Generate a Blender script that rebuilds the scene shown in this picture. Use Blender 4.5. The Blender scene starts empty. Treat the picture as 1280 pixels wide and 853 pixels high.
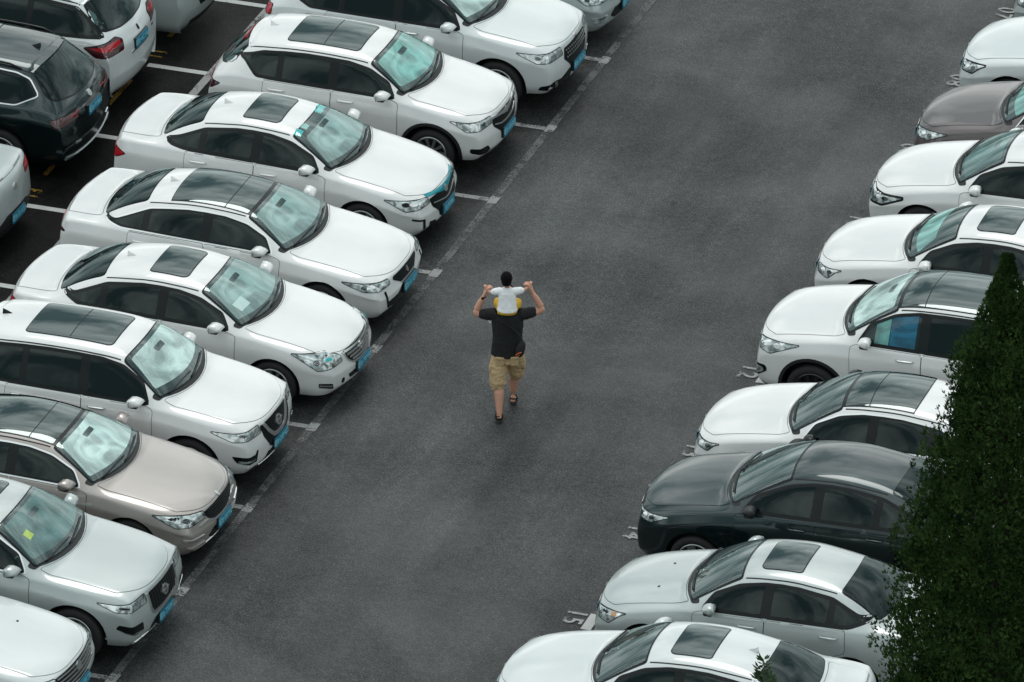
import bpy, bmesh, math, random
import numpy as np
from mathutils import Vector, Matrix
from mathutils.bvhtree import BVHTree
from mathutils.geometry import delaunay_2d_cdt
R = math.radians
random.seed(7)
sc = bpy.context.scene
col = sc.collection

# ------------------------------------------------------------------ camera
cd = bpy.data.cameras.new('camera'); cam = bpy.data.objects.new('camera', cd); col.objects.link(cam)
cd.sensor_width = 36; cd.lens = 321.465; cd.clip_start = 1; cd.clip_end = 3000
K = .96   # metres per survey unit
cam.location = (38.8379 * K, -113.8013 * K, 57.3162 * K)
cam.rotation_euler = (R(90 - 26.8099), 0, R(19.1022))
sc.camera = cam

# ------------------------------------------------------------------ world: overcast sky with soft cloud bands
SUN_EL, SUN_AZ = 64, 338
w = bpy.data.worlds.new("World"); sc.world = w; w.use_nodes = True
nt = w.node_tree; N = nt.nodes; L_ = nt.links
for n in list(N): N.remove(n)
def nd(tree, t, **k):
    n = tree.nodes.new(t)
    for a, b in k.items():
        if a in n.inputs.keys() if isinstance(a, str) and a[0].isupper() else False: n.inputs[a].default_value = b
        else: setattr(n, a, b)
    return n
sky = N.new('ShaderNodeTexSky'); sky.sky_type = 'NISHITA'; sky.sun_disc = False
sky.sun_elevation = R(SUN_EL); sky.sun_rotation = R(SUN_AZ); sky.air_density = 1.5; sky.dust_density = 3
tc = N.new('ShaderNodeTexCoord'); mp = N.new('ShaderNodeMapping'); mp.inputs['Scale'].default_value = (1.0, 1.0, 2.2)
L_.new(tc.outputs['Generated'], mp.inputs['Vector'])
no = N.new('ShaderNodeTexNoise'); no.inputs['Scale'].default_value = 2.1; no.inputs['Detail'].default_value = 5
no.inputs['Roughness'].default_value = .58; no.inputs['Distortion'].default_value = .6
L_.new(mp.outputs[0], no.inputs['Vector'])
cr = N.new('ShaderNodeValToRGB'); cr.color_ramp.elements[0].position = .40; cr.color_ramp.elements[1].position = .62
cr.color_ramp.elements[0].color = (2.6, 3.9, 4.1, 1); cr.color_ramp.elements[1].color = (18.6, 19.3, 19.1, 1)
L_.new(no.outputs['Fac'], cr.inputs[0])
mx = N.new('ShaderNodeMix'); mx.data_type = 'RGBA'; mx.inputs[0].default_value = .9
L_.new(sky.outputs[0], mx.inputs[6]); L_.new(cr.outputs[0], mx.inputs[7])
bg = N.new('ShaderNodeBackground'); bg.inputs[1].default_value = .085
L_.new(mx.outputs[2], bg.inputs[0])
wo = N.new('ShaderNodeOutputWorld'); L_.new(bg.outputs[0], wo.inputs[0])

sd = bpy.data.lights.new('sun', 'SUN'); sd.energy = 1.0; sd.angle = R(28); sd.color = (1, .975, .94)
so = bpy.data.objects.new('sun', sd); col.objects.link(so)
so.rotation_euler = (R(90 - SUN_EL), 0, R(180 - SUN_AZ))
sc.view_settings.view_transform = 'Standard'; sc.view_settings.look = 'None'
sc.view_settings.gamma = 1; sc.view_settings.exposure = 0.0
sc.cycles.max_bounces = 6; sc.cycles.transparent_max_bounces = 6

# ------------------------------------------------------------------ materials
M = {}
def mat(name, base=(.5, .5, .5), rough=.5, metal=0, coat=0, ior=1.5, coat_rough=.04, emit=None):
    m = bpy.data.materials.new(name); m.use_nodes = True
    b = m.node_tree.nodes['Principled BSDF']
    b.inputs['Base Color'].default_value = (*base, 1); b.inputs['Roughness'].default_value = rough
    b.inputs['Metallic'].default_value = metal; b.inputs['IOR'].default_value = ior
    b.inputs['Coat Weight'].default_value = coat; b.inputs['Coat Roughness'].default_value = coat_rough
    M[name] = m; return m, m.node_tree, b
def lk(t, a, b): t.links.new(a, b)
def noise(t, scale, detail=4, rough=.55, coord='Object', vec=None, dist=0):
    n = t.nodes.new('ShaderNodeTexNoise'); n.inputs['Scale'].default_value = scale; n.inputs['Detail'].default_value = detail
    n.inputs['Roughness'].default_value = rough; n.inputs['Distortion'].default_value = dist
    if vec is None:
        c = t.nodes.new('ShaderNodeTexCoord'); vec = c.outputs[coord]
    lk(t, vec, n.inputs['Vector']); return n.outputs['Fac']
def ramp(t, fac, stops):
    r = t.nodes.new('ShaderNodeValToRGB'); e = r.color_ramp.elements
    while len(e) < len(stops): e.new(.5)
    for k, (p, c) in enumerate(stops): e[k].position = p; e[k].color = (*c, 1) if len(c) == 3 else c
    lk(t, fac, r.inputs[0]); return r.outputs[0]
def g(v): return (v, v, v)
def mixc(t, f, a, b, mode='MIX'):
    m = t.nodes.new('ShaderNodeMix'); m.data_type = 'RGBA'; m.blend_type = mode
    for i, x in ((0, f), (6, a), (7, b)):
        if isinstance(x, (float, int)): m.inputs[i].default_value = x
        elif isinstance(x, tuple): m.inputs[i].default_value = (*x, 1)
        else: lk(t, x, m.inputs[i])
    return m.outputs[2]
def bump(t, b, h, strength, dist=.01):
    bn = t.nodes.new('ShaderNodeBump'); bn.inputs['Strength'].default_value = strength; bn.inputs['Distance'].default_value = dist
    lk(t, h, bn.inputs['Height']); lk(t, bn.outputs[0], b.inputs['Normal'])

def paint(name, base, metal=0, rough=.35, dirt=.12):
    m, t, b = mat(name, base, rough, metal, coat=.9)
    # light road film, thicker near the sills
    c = t.nodes.new('ShaderNodeTexCoord'); sx = t.nodes.new('ShaderNodeSeparateXYZ'); lk(t, c.outputs['Object'], sx.inputs[0])
    low = ramp(t, sx.outputs['Z'], [(.18, g(1)), (.62, g(0))])
    n = noise(t, 2.2, 6, .6); nn = ramp(t, n, [(.35, g(0)), (.75, g(1))])
    f = mixc(t, 1.0, low, nn, 'MULTIPLY')
    f2 = mixc(t, .25, f, nn)
    fd = t.nodes.new('ShaderNodeMath'); fd.operation = 'MULTIPLY'; lk(t, f2, fd.inputs[0]); fd.inputs[1].default_value = dirt * 3
    lk(t, mixc(t, fd.outputs[0], tuple(base), tuple(x * .42 + .03 for x in base)), b.inputs['Base Color'])
    rr = ramp(t, noise(t, 5, 5), [(.3, g(.015)), (.8, g(.08))]); lk(t, rr, b.inputs['Coat Roughness']); b.inputs['Coat IOR'].default_value = 1.62
    return m
paint('paint_white', (.76, .77, .765))
paint('paint_white_cool', (.66, .70, .70))
paint('paint_silver', (.46, .52, .52), metal=.35, rough=.34)
paint('paint_silver_green', (.47, .52, .515), metal=.25, rough=.34)
paint('paint_champagne', (.40, .365, .34), metal=.35, rough=.34)
paint('paint_dark_green', (.009, .025, .028), metal=.75, rough=.30, dirt=.01)
paint('paint_brown', (.10, .082, .082), metal=.45, rough=.38)
mat('black_plastic', (.012, .013, .014), .55)
mat('gloss_black', (.006, .008, .009), .22, ior=1.35)
mat('seam_black', (.01, .012, .012), .8)
mat('rubber', (.014, .014, .015), .75)
mat('chrome', (.78, .80, .80), .30, 1)
mat('alloy', (.42, .44, .45), .3, .85)
mat('dark_alloy', (.07, .075, .08), .35, .8)
mat('interior', (.012, .017, .018), .9)
mat('sunshade_or_sky_silver', (.60, .66, .65), .5)  # foil sunshades, and reflected sky painted behind the glass of one SUV
mat('reflected_sky_grey', (.26, .345, .34), .5)  # bright cloud reflection in three windscreens, painted as a grey patch
mat('screen_backing_dim', (.07, .14, .138), .6)  # dim teal backing behind two windscreens
mat('sunshade_teal', (.21, .43, .40), .6)
mat('sunshade_blue', (.012, .14, .25), .7)
mat('paper_white', (.6, .66, .66), .7)
mat('sticker_teal', (.01, .42, .43), .5)
mat('sticker_yellow', (.5, .55, .02), .5)
mat('teal_trim', (.0, .30, .36), .2, .3, coat=.8)
mat('lamp_red', (.42, .008, .016), .12, coat=1)
mat('lamp_dark_red', (.05, .004, .007), .12, coat=1)
mat('lamp_amber', (.65, .30, .10), .2, coat=1)
mat('plate_blue', (.003, .18, .29), .45)
mat('plate_char', (.22, .52, .62), .5)
mat('mirror_face', (.5, .55, .56), .05, 1)
mat('dark_window', (.006, .012, .013), .03, ior=1.9)
for k in ('sunshade_or_sky_silver', 'reflected_sky_grey', 'sunshade_teal', 'screen_backing_dim', 'sunshade_blue'):
    t = M[k].node_tree; b = t.nodes['Principled BSDF']; base = tuple(b.inputs['Base Color'].default_value)[:3]
    n = noise(t, 2.2, 5, .55, dist=1.2); lk(t, mixc(t, ramp(t, n, [(.38, g(0)), (.62, g(1))]), tuple(x * .50 for x in base), tuple(min(.9, x * 1.25) for x in base)), b.inputs['Base Color'])
    bump(t, b, n, .6, .06)
# clear lamp lens: bright reflector facets behind polycarbonate
m, t, b = mat('lamp_lens', (.5, .55, .55), .12, .5, coat=1)
n = noise(t, 7.5, 2, .5, dist=1.5)
lk(t, ramp(t, n, [(.34, (.10, .13, .135)), (.50, (.42, .48, .48)), (.64, (.72, .78, .77))]), b.inputs['Base Color'])
# glass: tinted, strongly reflecting
def glass(name, tint, ior, rough=.015):
    m = bpy.data.materials.new(name); m.use_nodes = True; t = m.node_tree
    for n in list(t.nodes): t.nodes.remove(n)
    tr = t.nodes.new('ShaderNodeBsdfTransparent'); tr.inputs[0].default_value = (*tint, 1)
    gl = t.nodes.new('ShaderNodeBsdfGlossy'); gl.inputs['Color'].default_value = (.84, .97, .96, 1)
    rn = noise(t, 3, 3); rr = ramp(t, rn, [(.3, g(rough)), (.8, g(rough + .03))]); lk(t, rr, gl.inputs['Roughness'])
    fr = t.nodes.new('ShaderNodeFresnel'); fr.inputs['IOR'].default_value = ior
    bn = t.nodes.new('ShaderNodeBump'); bn.inputs['Strength'].default_value = .25; bn.inputs['Distance'].default_value = .004
    lk(t, noise(t, 2.6, 2), bn.inputs['Height']); lk(t, bn.outputs[0], gl.inputs['Normal'])
    mx = t.nodes.new('ShaderNodeMixShader'); o = t.nodes.new('ShaderNodeOutputMaterial')
    ge = t.nodes.new('ShaderNodeNewGeometry'); inv = t.nodes.new('ShaderNodeMath'); inv.operation = 'SUBTRACT'; inv.inputs[0].default_value = 1; lk(t, ge.outputs['Backfacing'], inv.inputs[1])
    fm = t.nodes.new('ShaderNodeMath'); fm.operation = 'MULTIPLY'; lk(t, fr.outputs[0], fm.inputs[0]); lk(t, inv.outputs[0], fm.inputs[1]); lk(t, fm.outputs[0], mx.inputs[0]); lk(t, tr.outputs[0], mx.inputs[1]); lk(t, gl.outputs[0], mx.inputs[2]); lk(t, mx.outputs[0], o.inputs[0])
    M[name] = m
glass('windshield_glass', (.90, .99, .975), 2.15)
glass('clear_side_glass', (.75, .85, .85), 1.5)
glass('side_glass', (.22, .34, .34), 1.5)
glass('roof_glass', (.10, .15, .15), 2.3)
def speckle_mat(name, dark, light, extra=None):
    pass
# asphalt
def asphalt(name, base, spread, wet, edge=None):
    m, t, b = mat(name, base, .5)
    tc = t.nodes.new('ShaderNodeTexCoord'); V = tc.outputs['Object']
    fine = noise(t, 46, 3, .8, vec=V); mid = noise(t, 9, 5, .65, vec=V); big = noise(t, .22, 5, .58, vec=V, dist=.4)
    c1 = ramp(t, fine, [(.36, tuple(x * .25 for x in base)), (.50, base), (.62, tuple(x * 2.3 for x in base))])
    c2 = mixc(t, .75, c1, ramp(t, mid, [(.30, g(.55)), (.70, g(1.4))]), 'MULTIPLY')
    c3 = mixc(t, .9, c2, ramp(t, big, [(.32, (.70, .685, .68)), (.5, (1, 1, 1)), (.70, spread)]), 'MULTIPLY')
    mp = t.nodes.new('ShaderNodeMapping'); mp.inputs['Scale'].default_value = (1.7, .07, 1); mp.inputs['Rotation'].default_value = (0, 0, .03); lk(t, V, mp.inputs['Vector'])
    c3 = mixc(t, .8, c3, ramp(t, noise(t, 1.0, 4, .6, vec=mp.outputs[0]), [(.30, g(.66)), (.5, g(1)), (.70, g(1.38))]), 'MULTIPLY')
    # drips and old damp spots
    dn = ramp(t, noise(t, 2.3, 3, .5, vec=V, dist=.3), [(.66, g(1)), (.72, g(.62))]); c3 = mixc(t, .8, c3, dn, 'MULTIPLY')
    # pale stones in the aggregate
    vo = t.nodes.new('ShaderNodeTexVoronoi'); vo.inputs['Scale'].default_value = 34; lk(t, V, vo.inputs['Vector'])
    st = ramp(t, vo.outputs['Distance'], [(.10, g(1)), (.22, g(0))])
    sel = ramp(t, noise(t, 21, 1, vec=V), [(.50, g(0)), (.60, g(1))])
    f = mixc(t, 1.0, st, sel, 'MULTIPLY')
    c4 = mixc(t, f, c3, (.17, .185, .185))
    # tar cracks
    vc = t.nodes.new('ShaderNodeTexVoronoi'); vc.feature = 'DISTANCE_TO_EDGE'; vc.inputs['Scale'].default_value = .22
    wv = t.nodes.new('ShaderNodeVectorMath'); wv.operation = 'ADD'; lk(t, V, wv.inputs[0])
    nz = t.nodes.new('ShaderNodeTexNoise'); nz.inputs['Scale'].default_value = 1.4; nz.inputs['Detail'].default_value = 5; lk(t, V, nz.inputs['Vector']); lk(t, nz.outputs['Color'], wv.inputs[1])
    lk(t, wv.outputs[0], vc.inputs['Vector'])
    ck = ramp(t, vc.outputs['Distance'], [(.0008, g(1)), (.003, g(0))])
    ckm = mixc(t, 1.0, ck, ramp(t, noise(t, .8, 2, vec=V), [(.56, g(0)), (.64, g(.45))]), 'MULTIPLY')
    c5 = mixc(t, ckm, c4, (.018, .018, .018))
    if edge:   # shade of the parked cars put into the bay colour, plus damp; ragged edge
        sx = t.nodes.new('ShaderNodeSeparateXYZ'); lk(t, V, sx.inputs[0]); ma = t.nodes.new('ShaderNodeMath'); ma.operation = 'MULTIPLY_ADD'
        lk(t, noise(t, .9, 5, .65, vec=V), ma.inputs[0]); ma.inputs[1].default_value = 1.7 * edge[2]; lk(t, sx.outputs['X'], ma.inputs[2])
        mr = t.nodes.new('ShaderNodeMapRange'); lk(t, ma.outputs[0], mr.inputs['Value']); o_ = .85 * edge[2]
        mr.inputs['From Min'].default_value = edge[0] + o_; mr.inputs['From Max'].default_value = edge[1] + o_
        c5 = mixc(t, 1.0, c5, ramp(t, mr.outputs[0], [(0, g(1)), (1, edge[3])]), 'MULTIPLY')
    lk(t, c5, b.inputs['Base Color'])
    lk(t, ramp(t, noise(t, .55, 5, .6, vec=V), [(.35, g(wet)), (.7, g(wet + .22))]), b.inputs['Roughness'])
    wetm = ramp(t, noise(t, .36, 4, .6, vec=V, dist=.6), [(.38, g(.14)), (.66, g(.40))])
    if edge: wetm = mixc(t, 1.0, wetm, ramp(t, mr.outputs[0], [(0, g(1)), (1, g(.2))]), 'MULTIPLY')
    lk(t, wetm, b.inputs['Specular IOR Level'])
    bump(t, b, fine, .55, .012)
    return m
asphalt('lane_asphalt', (.034, .0358, .0363), (1.20, 1.29, 1.31), .40)
asphalt('shaded_bay_asphalt', (.034, .0358, .0363), (1.20, 1.29, 1.31), .40, (.25, -1.3, 1, (.27, .25, .245)))
asphalt('shaded_bay_asphalt_right', (.034, .0358, .0363), (1.20, 1.29, 1.31), .40, (5.0, 6.2, -1, (.27, .25, .245)))
def roadpaint(name, c, keep):
    m, t, b = mat(name, c, .65)
    n = noise(t, 34, 5, .7); n2 = noise(t, 3.0, 3, .6)
    s = t.nodes.new('ShaderNodeMath'); s.operation = 'ADD'; lk(t, n, s.inputs[0]); lk(t, n2, s.inputs[1])
    hf_ = t.nodes.new('ShaderNodeMath'); hf_.operation = 'MULTIPLY'; hf_.inputs[1].default_value = .5; lk(t, s.outputs[0], hf_.inputs[0]); f = ramp(t, hf_.outputs[0], [(keep - .05, g(0)), (keep + .05, g(1))])
    o = t.nodes['Material Output']; mx = t.nodes.new('ShaderNodeMixShader'); tr = t.nodes.new('ShaderNodeBsdfTransparent')
    lk(t, f, mx.inputs[0]); lk(t, b.outputs[0], mx.inputs[1]); lk(t, tr.outputs[0], mx.inputs[2]); lk(t, mx.outputs[0], o.inputs[0])
    lk(t, mixc(t, n2, tuple(x * .55 for x in c), c), b.inputs['Base Color'])
roadpaint('line_paint', (.34, .35, .345), .545)
roadpaint('line_paint_worn', (.13, .135, .135), .52)
roadpaint('number_paint', (.40, .42, .41), .54)
roadpaint('line_paint_fresh', (.55, .57, .56), .62)
roadpaint('line_paint_yellow', (.38, .22, .03), .53)

# ------------------------------------------------------------------ object helpers
def mesh_obj(name, verts, faces, m=None, parent=None, smooth=False, mats=None):
    me = bpy.data.meshes.new(name); me.from_pydata([tuple(v) for v in verts], [], faces); me.update()
    if smooth: me.polygons.foreach_set('use_smooth', [True] * len(me.polygons))
    if m: me.materials.append(M[m])
    o = bpy.data.objects.new(name, me); col.objects.link(o)
    if parent: o.parent = parent
    return o
def bm_obj(name, bm, m, parent=None, smooth=True):
    me = bpy.data.meshes.new(name); bm.to_mesh(me); bm.free()
    if smooth: me.polygons.foreach_set('use_smooth', [True] * len(me.polygons))
    if m: me.materials.append(M[m])
    o = bpy.data.objects.new(name, me); col.objects.link(o)
    if parent: o.parent = parent
    return o
def empty(name, loc, rz=0, label=None, cat=None, group=None):
    o = bpy.data.objects.new(name, None); col.objects.link(o); o.location = loc; o.rotation_euler = (0, 0, rz)
    o.empty_display_size = .3
    if label: o['label'] = label
    if cat: o['category'] = cat
    if group: o['group'] = group
    return o
def resample(p, step):
    out = []
    n = len(p)
    for i in range(n):
        a = np.array(p[i], float); b = np.array(p[(i + 1) % n], float); d = np.linalg.norm(b - a)
        k = max(1, int(math.ceil(d / step)))
        for q in range(k): out.append(a + (b - a) * q / k)
    return np.array(out)
def area(p):
    p = np.asarray(p); x, y = p[:, 0], p[:, 1]
    return .5 * float(np.sum(x * np.roll(y, -1) - np.roll(x, -1) * y))
def offset(p, d):
    """grow (d>0) or shrink (d<0) a closed outline"""
    p = np.asarray(p, float)
    keep = [i for i in range(len(p)) if np.linalg.norm(p[i] - p[i - 1]) > 1e-5]; p = p[keep]
    s = 1 if area(p) > 0 else -1
    a = p - np.roll(p, 1, 0); b = np.roll(p, -1, 0) - p
    a /= np.linalg.norm(a, axis=1)[:, None]; b /= np.linalg.norm(b, axis=1)[:, None]
    na = np.stack([a[:, 1], -a[:, 0]], 1) * s; nb = np.stack([b[:, 1], -b[:, 0]], 1) * s
    m_ = na + nb; l = np.linalg.norm(m_, axis=1)[:, None]; m_ = m_ / np.maximum(l, 1e-6)
    c = np.maximum((m_ * na).sum(1), .45)[:, None]
    return p + m_ * d / c
def rounded(p, r=.03, n=3):
    """round the corners of a closed outline"""
    p = [np.array(q[:2], float) for q in p]; out = []
    for i in range(len(p)):
        a, b, c = p[i - 1], p[i], p[(i + 1) % len(p)]
        ra = min(r, .45 * np.linalg.norm(a - b)); rc = min(r, .45 * np.linalg.norm(c - b))
        A = b + (a - b) / max(np.linalg.norm(a - b), 1e-6) * ra; C_ = b + (c - b) / max(np.linalg.norm(c - b), 1e-6) * rc
        for k in range(n + 1):
            t = k / n; out.append((1 - t) ** 2 * A + 2 * t * (1 - t) * b + t * t * C_)
    return np.array(out)
def clip_x(p, lo, hi):
    def cut(p, x, sgn):
        out = []
        for i in range(len(p)):
            a, b = p[i - 1], p[i]; ia = (a[0] - x) * sgn >= 0; ib = (b[0] - x) * sgn >= 0
            if ia != ib:
                t = (x - a[0]) / (b[0] - a[0]); out.append(a + (b - a) * t)
            if ib: out.append(b)
        return out
    p = [np.array(q) for q in p]
    if lo is not None: p = cut(p, lo, 1)
    if hi is not None and len(p): p = cut(p, hi, -1)
    return np.array(p)
def band(pts, wd):
    """open polyline -> closed outline of a strip"""
    p = np.asarray(pts, float); d = np.gradient(p, axis=0); d /= np.linalg.norm(d, axis=1)[:, None] + 1e-9
    n = np.stack([-d[:, 1], d[:, 0]], 1)
    w_ = np.asarray(wd, float); w_ = w_.reshape(-1, 1) if w_.ndim else w_
    return np.concatenate([p + n * w_ / 2, (p - n * w_ / 2)[::-1]])
def inside(poly, q):
    x, y = q[:, 0], q[:, 1]; r = np.zeros(len(q), bool); n = len(poly); j = n - 1
    for i in range(n):
        xi, yi = poly[i]; xj, yj = poly[j]
        c = ((yi > y) != (yj > y)) & (x < (xj - xi) * (y - yi) / (yj - yi + 1e-12) + xi); r ^= c; j = i
    return r
def triangulate(out, grid):
    b = resample(out, min(grid, .06)); lo, hi = b.min(0), b.max(0)
    gx = np.arange(lo[0] + grid / 2, hi[0], grid); gy = np.arange(lo[1] + grid / 2, hi[1], grid)
    P = [tuple(q) for q in b]; nb = len(P)
    if len(gx) and len(gy):
        G = np.array([(x, y) for x in gx for y in gy]); G = G[inside(b, G)]
        if len(G):
            d = np.min(np.linalg.norm(G[:, None] - b[None], axis=2), axis=1); G = G[d > grid * .45]
            P += [tuple(q) for q in G]
    r = delaunay_2d_cdt([Vector(q) for q in P], [(i, (i + 1) % nb) for i in range(nb)], [], 1, 1e-5)
    return np.array([tuple(v) for v in r[0]]), [tuple(f) for f in r[2]], [tuple(e) for e in r[1]], r[3]

class Frame:
    """a plane that outlines are drawn on, and the direction in which they are pressed on to the body"""
    def __init__(s, o, u, v): s.o, s.u, s.v = Vector(o), Vector(u).normalized(), Vector(v).normalized(); s.d = -(s.u.cross(s.v))
    def at(s, q): return s.o + s.u * float(q[0]) + s.v * float(q[1])
    def flat(s, P): d = Vector(P) - s.o; return (d.dot(s.u), d.dot(s.v))

# ------------------------------------------------------------------ the car body
class Car:
    def __init__(c, name, label, cat, x, y, face, paint, group, jitter=0, **k):
        c.p = dict(L=4.72, W=1.82, H=1.47, wb=2.70, fo=.92, hf=.76, hc=.98, cw=1.22, rf=2.02, rr=3.38, rb=4.12, hd=1.06,
                   z0=.20, r=.325, kind='sedan', yr=.565, bp=2.52, cp=3.30, de=3.78, dez=.06, roof='plain', glasspaint=None)
        if k.get('kind') in ('suv', 'hatch'):
            c.p.update(L=4.6, W=1.84, H=1.68, wb=2.68, hf=.93, hc=1.12, cw=1.12, rf=1.82, rr=3.95, rb=4.42, hd=1.14, z0=.26, r=.355, yr=.60,
                       bp=2.42, cp=3.25, de=4.02, dez=.12)
        c.p.update(k); p = c.p; c.paint = paint; L = p['L']
        rz = 0 if face > 0 else math.pi
        # x is where the front bumper's foremost point stands; sy the centre line
        c.root = empty(name, (x * K - face * L / 2, y * K, 0), rz + R(jitter), label, cat, group)
        c.hw = p['W'] / 2; c.build()
    def X(c, s): return c.p['L'] / 2 - s
    def build(c):
        p = c.p; L, H, hw = p['L'], p['H'], c.hw; suv = p['kind'] in ('suv', 'hatch')
        hf, hc, hd, cw, rf, rr, rb = (p[k] for k in ('hf', 'hc', 'hd', 'cw', 'rf', 'rr', 'rb'))
        S = [.07, .20, .50, (.5 + cw) / 2 + .06, cw - .08, (cw + rf) / 2 - .02, rf, rf + .42, (rf + rr) / 2 + .1, rr - .38, rr, (rr + rb) / 2 + .02, rb,
             (rb + L) / 2, L - .16, L - .05]
        Z = [hf - .05, hf + .01, hf + .36 * (hc - hf) + .01, hf + .74 * (hc - hf) + .01, hc, hc + .56 * (H - hc), H - .045, H + .005, H + .012, H - .01,
             H - .055, hd + (H - hd) * .56, hd, hd + .005, hd - .0, hd - .07]
        Wf = [.84, .93, .985, 1, 1, 1, 1, 1, 1, 1, 1, 1, .99, .965, .92, .85]
        cx = [.19, .16, .10, .08, .17, .17, .12, .04, 0, -.03, -.10, -.13, -.15, -.10, -.13, -.17]
        zb = [hf - .13, hf - .09, Z[2] - .09, Z[3] - .085, hc - .07]
        br = hd - .05 if not suv else hd - .04
        for i in range(5, 13): zb.append(hc - .055 + (br - hc + .055) * (S[i] - S[4]) / (S[12] - S[4]))
        zb += [br, br - .01, hd - .16]
        if suv:
            S[13], S[14], S[15] = rb + .06, rb + .10, L - .05; S[15] = max(S[15], S[14] + .03)
            Z[11] = hd + (H - hd) * .50; Z[12] = hd; Z[13] = hd - .10; Z[14] = hd - .17; Z[15] = hd - .24
            zb[12] = hd - .10; zb[13] = hd - .17; zb[14] = hd - .24; zb[15] = hd - .30
            Wf[12:] = [.965, .95, .93, .88]; Wf[11] = .98; Wf[10] = .99
            cx[12:] = [-.12, -.13, -.15, -.17]
        cx[0] *= p.get('nose', 1); cx[1] *= p.get('nose', 1); Wf[0] = p.get('wf0', .86 if not suv else .90); Wf[15] = p.get('wr0', .87 if not suv else .91); Wf[14] = min(.96, Wf[15] + .05)
        if p.get('zprof'): Z = p['zprof'](Z)
        yr = p['yr'] * hw / .91
        yr *= 1.0
        fr = []
        for i in range(16):
            W = hw * Wf[i]
            if i <= 3: row = [(W - .03, zb[i]), (W * .93, zb[i] + .045), (W * .78, Z[i] - .022), (W * .40, Z[i] - .005), (0, Z[i])]
            elif i == 4: row = [(W - .03, zb[i]), (W * .955, zb[i] + .03), (W * .86, Z[i] - .025), (W * .43, Z[i] - .008), (0, Z[i])]
            elif i == 5: y2 = (.86 * hw * .45 + yr * .55); row = [(W - .03, zb[i]), (W * .945, zb[i] + .03), (y2, Z[i] - .035), (y2 * .5, Z[i] - .01), (0, Z[i])]
            elif i <= 10:
                y2 = yr + (.012 if 7 <= i <= 9 else 0); dz = .055
                row = [(W - .03, zb[i]), (W * .94, zb[i] + .03), (y2, Z[i] - dz), (y2 * .55, Z[i] - .012), (0, Z[i])]
            elif i == 11: y2 = (.80 * hw * .45 + yr * .55) if not suv else yr * 1.03; row = [(W - .03, zb[i]), (W * .94, zb[i] + .03), (y2, Z[i] - .04), (y2 * .5, Z[i] - .012), (0, Z[i])]
            else: row = [(W - .03, zb[i]), (W * .935, zb[i] + .04), (W * .80, Z[i] - .018), (W * .42, Z[i] - .004), (0, Z[i])]
            fr.append(row)
        c.S, c.Z, c.zb, c.cx, c.rows = S, Z, zb, cx, fr
        z0 = p['z0']; sf = [.11, .03, .0, .012]; sr = [L - .10, L - .025, L, L - .02]
        V = {}; verts = []
        def vid(i, j, k):
            if (i, j, k) in V: return V[i, j, k]
            jj = j if j <= 4 else 8 - j; sg = -1 if j < 4 else 1
            y, zt = fr[i][jj]; s = S[i]
            if k < 4:
                W = hw * Wf[i]; f = 1 if jj == 0 else y / (fr[i][0][0] + .03)
                wz = [-.10, -.022, -.012, .010][k]; zz = [z0 + (.02 if i in (0, 15) else 0), z0 + .10, z0 + .30, zb[i] - .15][k]
                if zz > zb[i] - .12: zz = zb[i] - .12
                ww = W + wz + (.0 if i not in (0, 15) else .0)
                y = ww * f
                if i == 0: s = sf[k]
                if i == 15: s = sr[k]
                zt = zz
                if jj == 0 and 6 <= i <= 11 and k == 2: y -= .012
            t = abs(y) / hw
            s = s + cx[i] * t * t * (1 if k == 4 or i in (0, 1, 14, 15) else .4)
            V[i, j, k] = len(verts); verts.append((c.X(s), sg * y, zt)); return V[i, j, k]
        F = []
        for i in range(15):
            for j in range(8): F.append((vid(i, j, 4), vid(i, j + 1, 4), vid(i + 1, j + 1, 4), vid(i + 1, j, 4))[::-1])
            for k in range(4):
                F.append((vid(i, 0, k), vid(i, 0, k + 1), vid(i + 1, 0, k + 1), vid(i + 1, 0, k))[::-1])
                F.append((vid(i, 8, k), vid(i, 8, k + 1), vid(i + 1, 8, k + 1), vid(i + 1, 8, k)))
        for j in range(8):
            for k in range(4):
                F.append((vid(0, j, k), vid(0, j + 1, k), vid(0, j + 1, k + 1), vid(0, j, k + 1))[::-1])
                F.append((vid(15, j, k), vid(15, j + 1, k), vid(15, j + 1, k + 1), vid(15, j, k + 1)))
        me = bpy.data.meshes.new('cage'); me.from_pydata(verts, [], F); me.update()
        inv = {v: k for k, v in V.items()}
        cr = me.attributes.new('crease_edge', 'FLOAT', 'EDGE')
        vals = [0.0] * len(me.edges)
        for e in me.edges:
            a, b_ = inv[e.vertices[0]], inv[e.vertices[1]]; q = 0
            if a[2] == b_[2] == 4:
                if a[1] == b_[1]:
                    jj = min(a[1], 8 - a[1]); im = min(a[0], b_[0])
                    if jj == 0: q = .62 if im < 12 else .45
                    if jj == 2 and 4 <= im <= 11: q = .28
                    if jj == 2 and im < 4: q = p.get('hoodline', .5)
                    if jj == 1 and 4 <= im <= 11: q = .35
                if a[0] == b_[0]:
                    if a[0] == 4 and min(a[1], b_[1]) >= 2 and max(a[1], b_[1]) <= 6: q = .5
                    if a[0] == 12 and min(a[1], b_[1]) >= 2 and max(a[1], b_[1]) <= 6 and not suv: q = .5
                    if a[0] == 14 and not suv: q = .45
                    if a[0] == 10 and suv: q = .6
                    if a[0] == 0: q = .45
            if a[2] == b_[2] == 3 and a[1] == b_[1] and a[1] in (0, 8): q = p.get('sideline', .6)
            if a[0] == b_[0] == 15 and a[2] == b_[2] == 2: q = .6
            if a[0] == b_[0] == 0 and a[2] == b_[2] == 1: q = .4
            vals[e.index] = q
        cr.data.foreach_set('value', vals)
        ob = bpy.data.objects.new('cage', me); col.objects.link(ob)
        md = ob.modifiers.new('s', 'SUBSURF'); md.levels = 3; md.render_levels = 3; md.boundary_smooth = 'PRESERVE_CORNERS'
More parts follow.
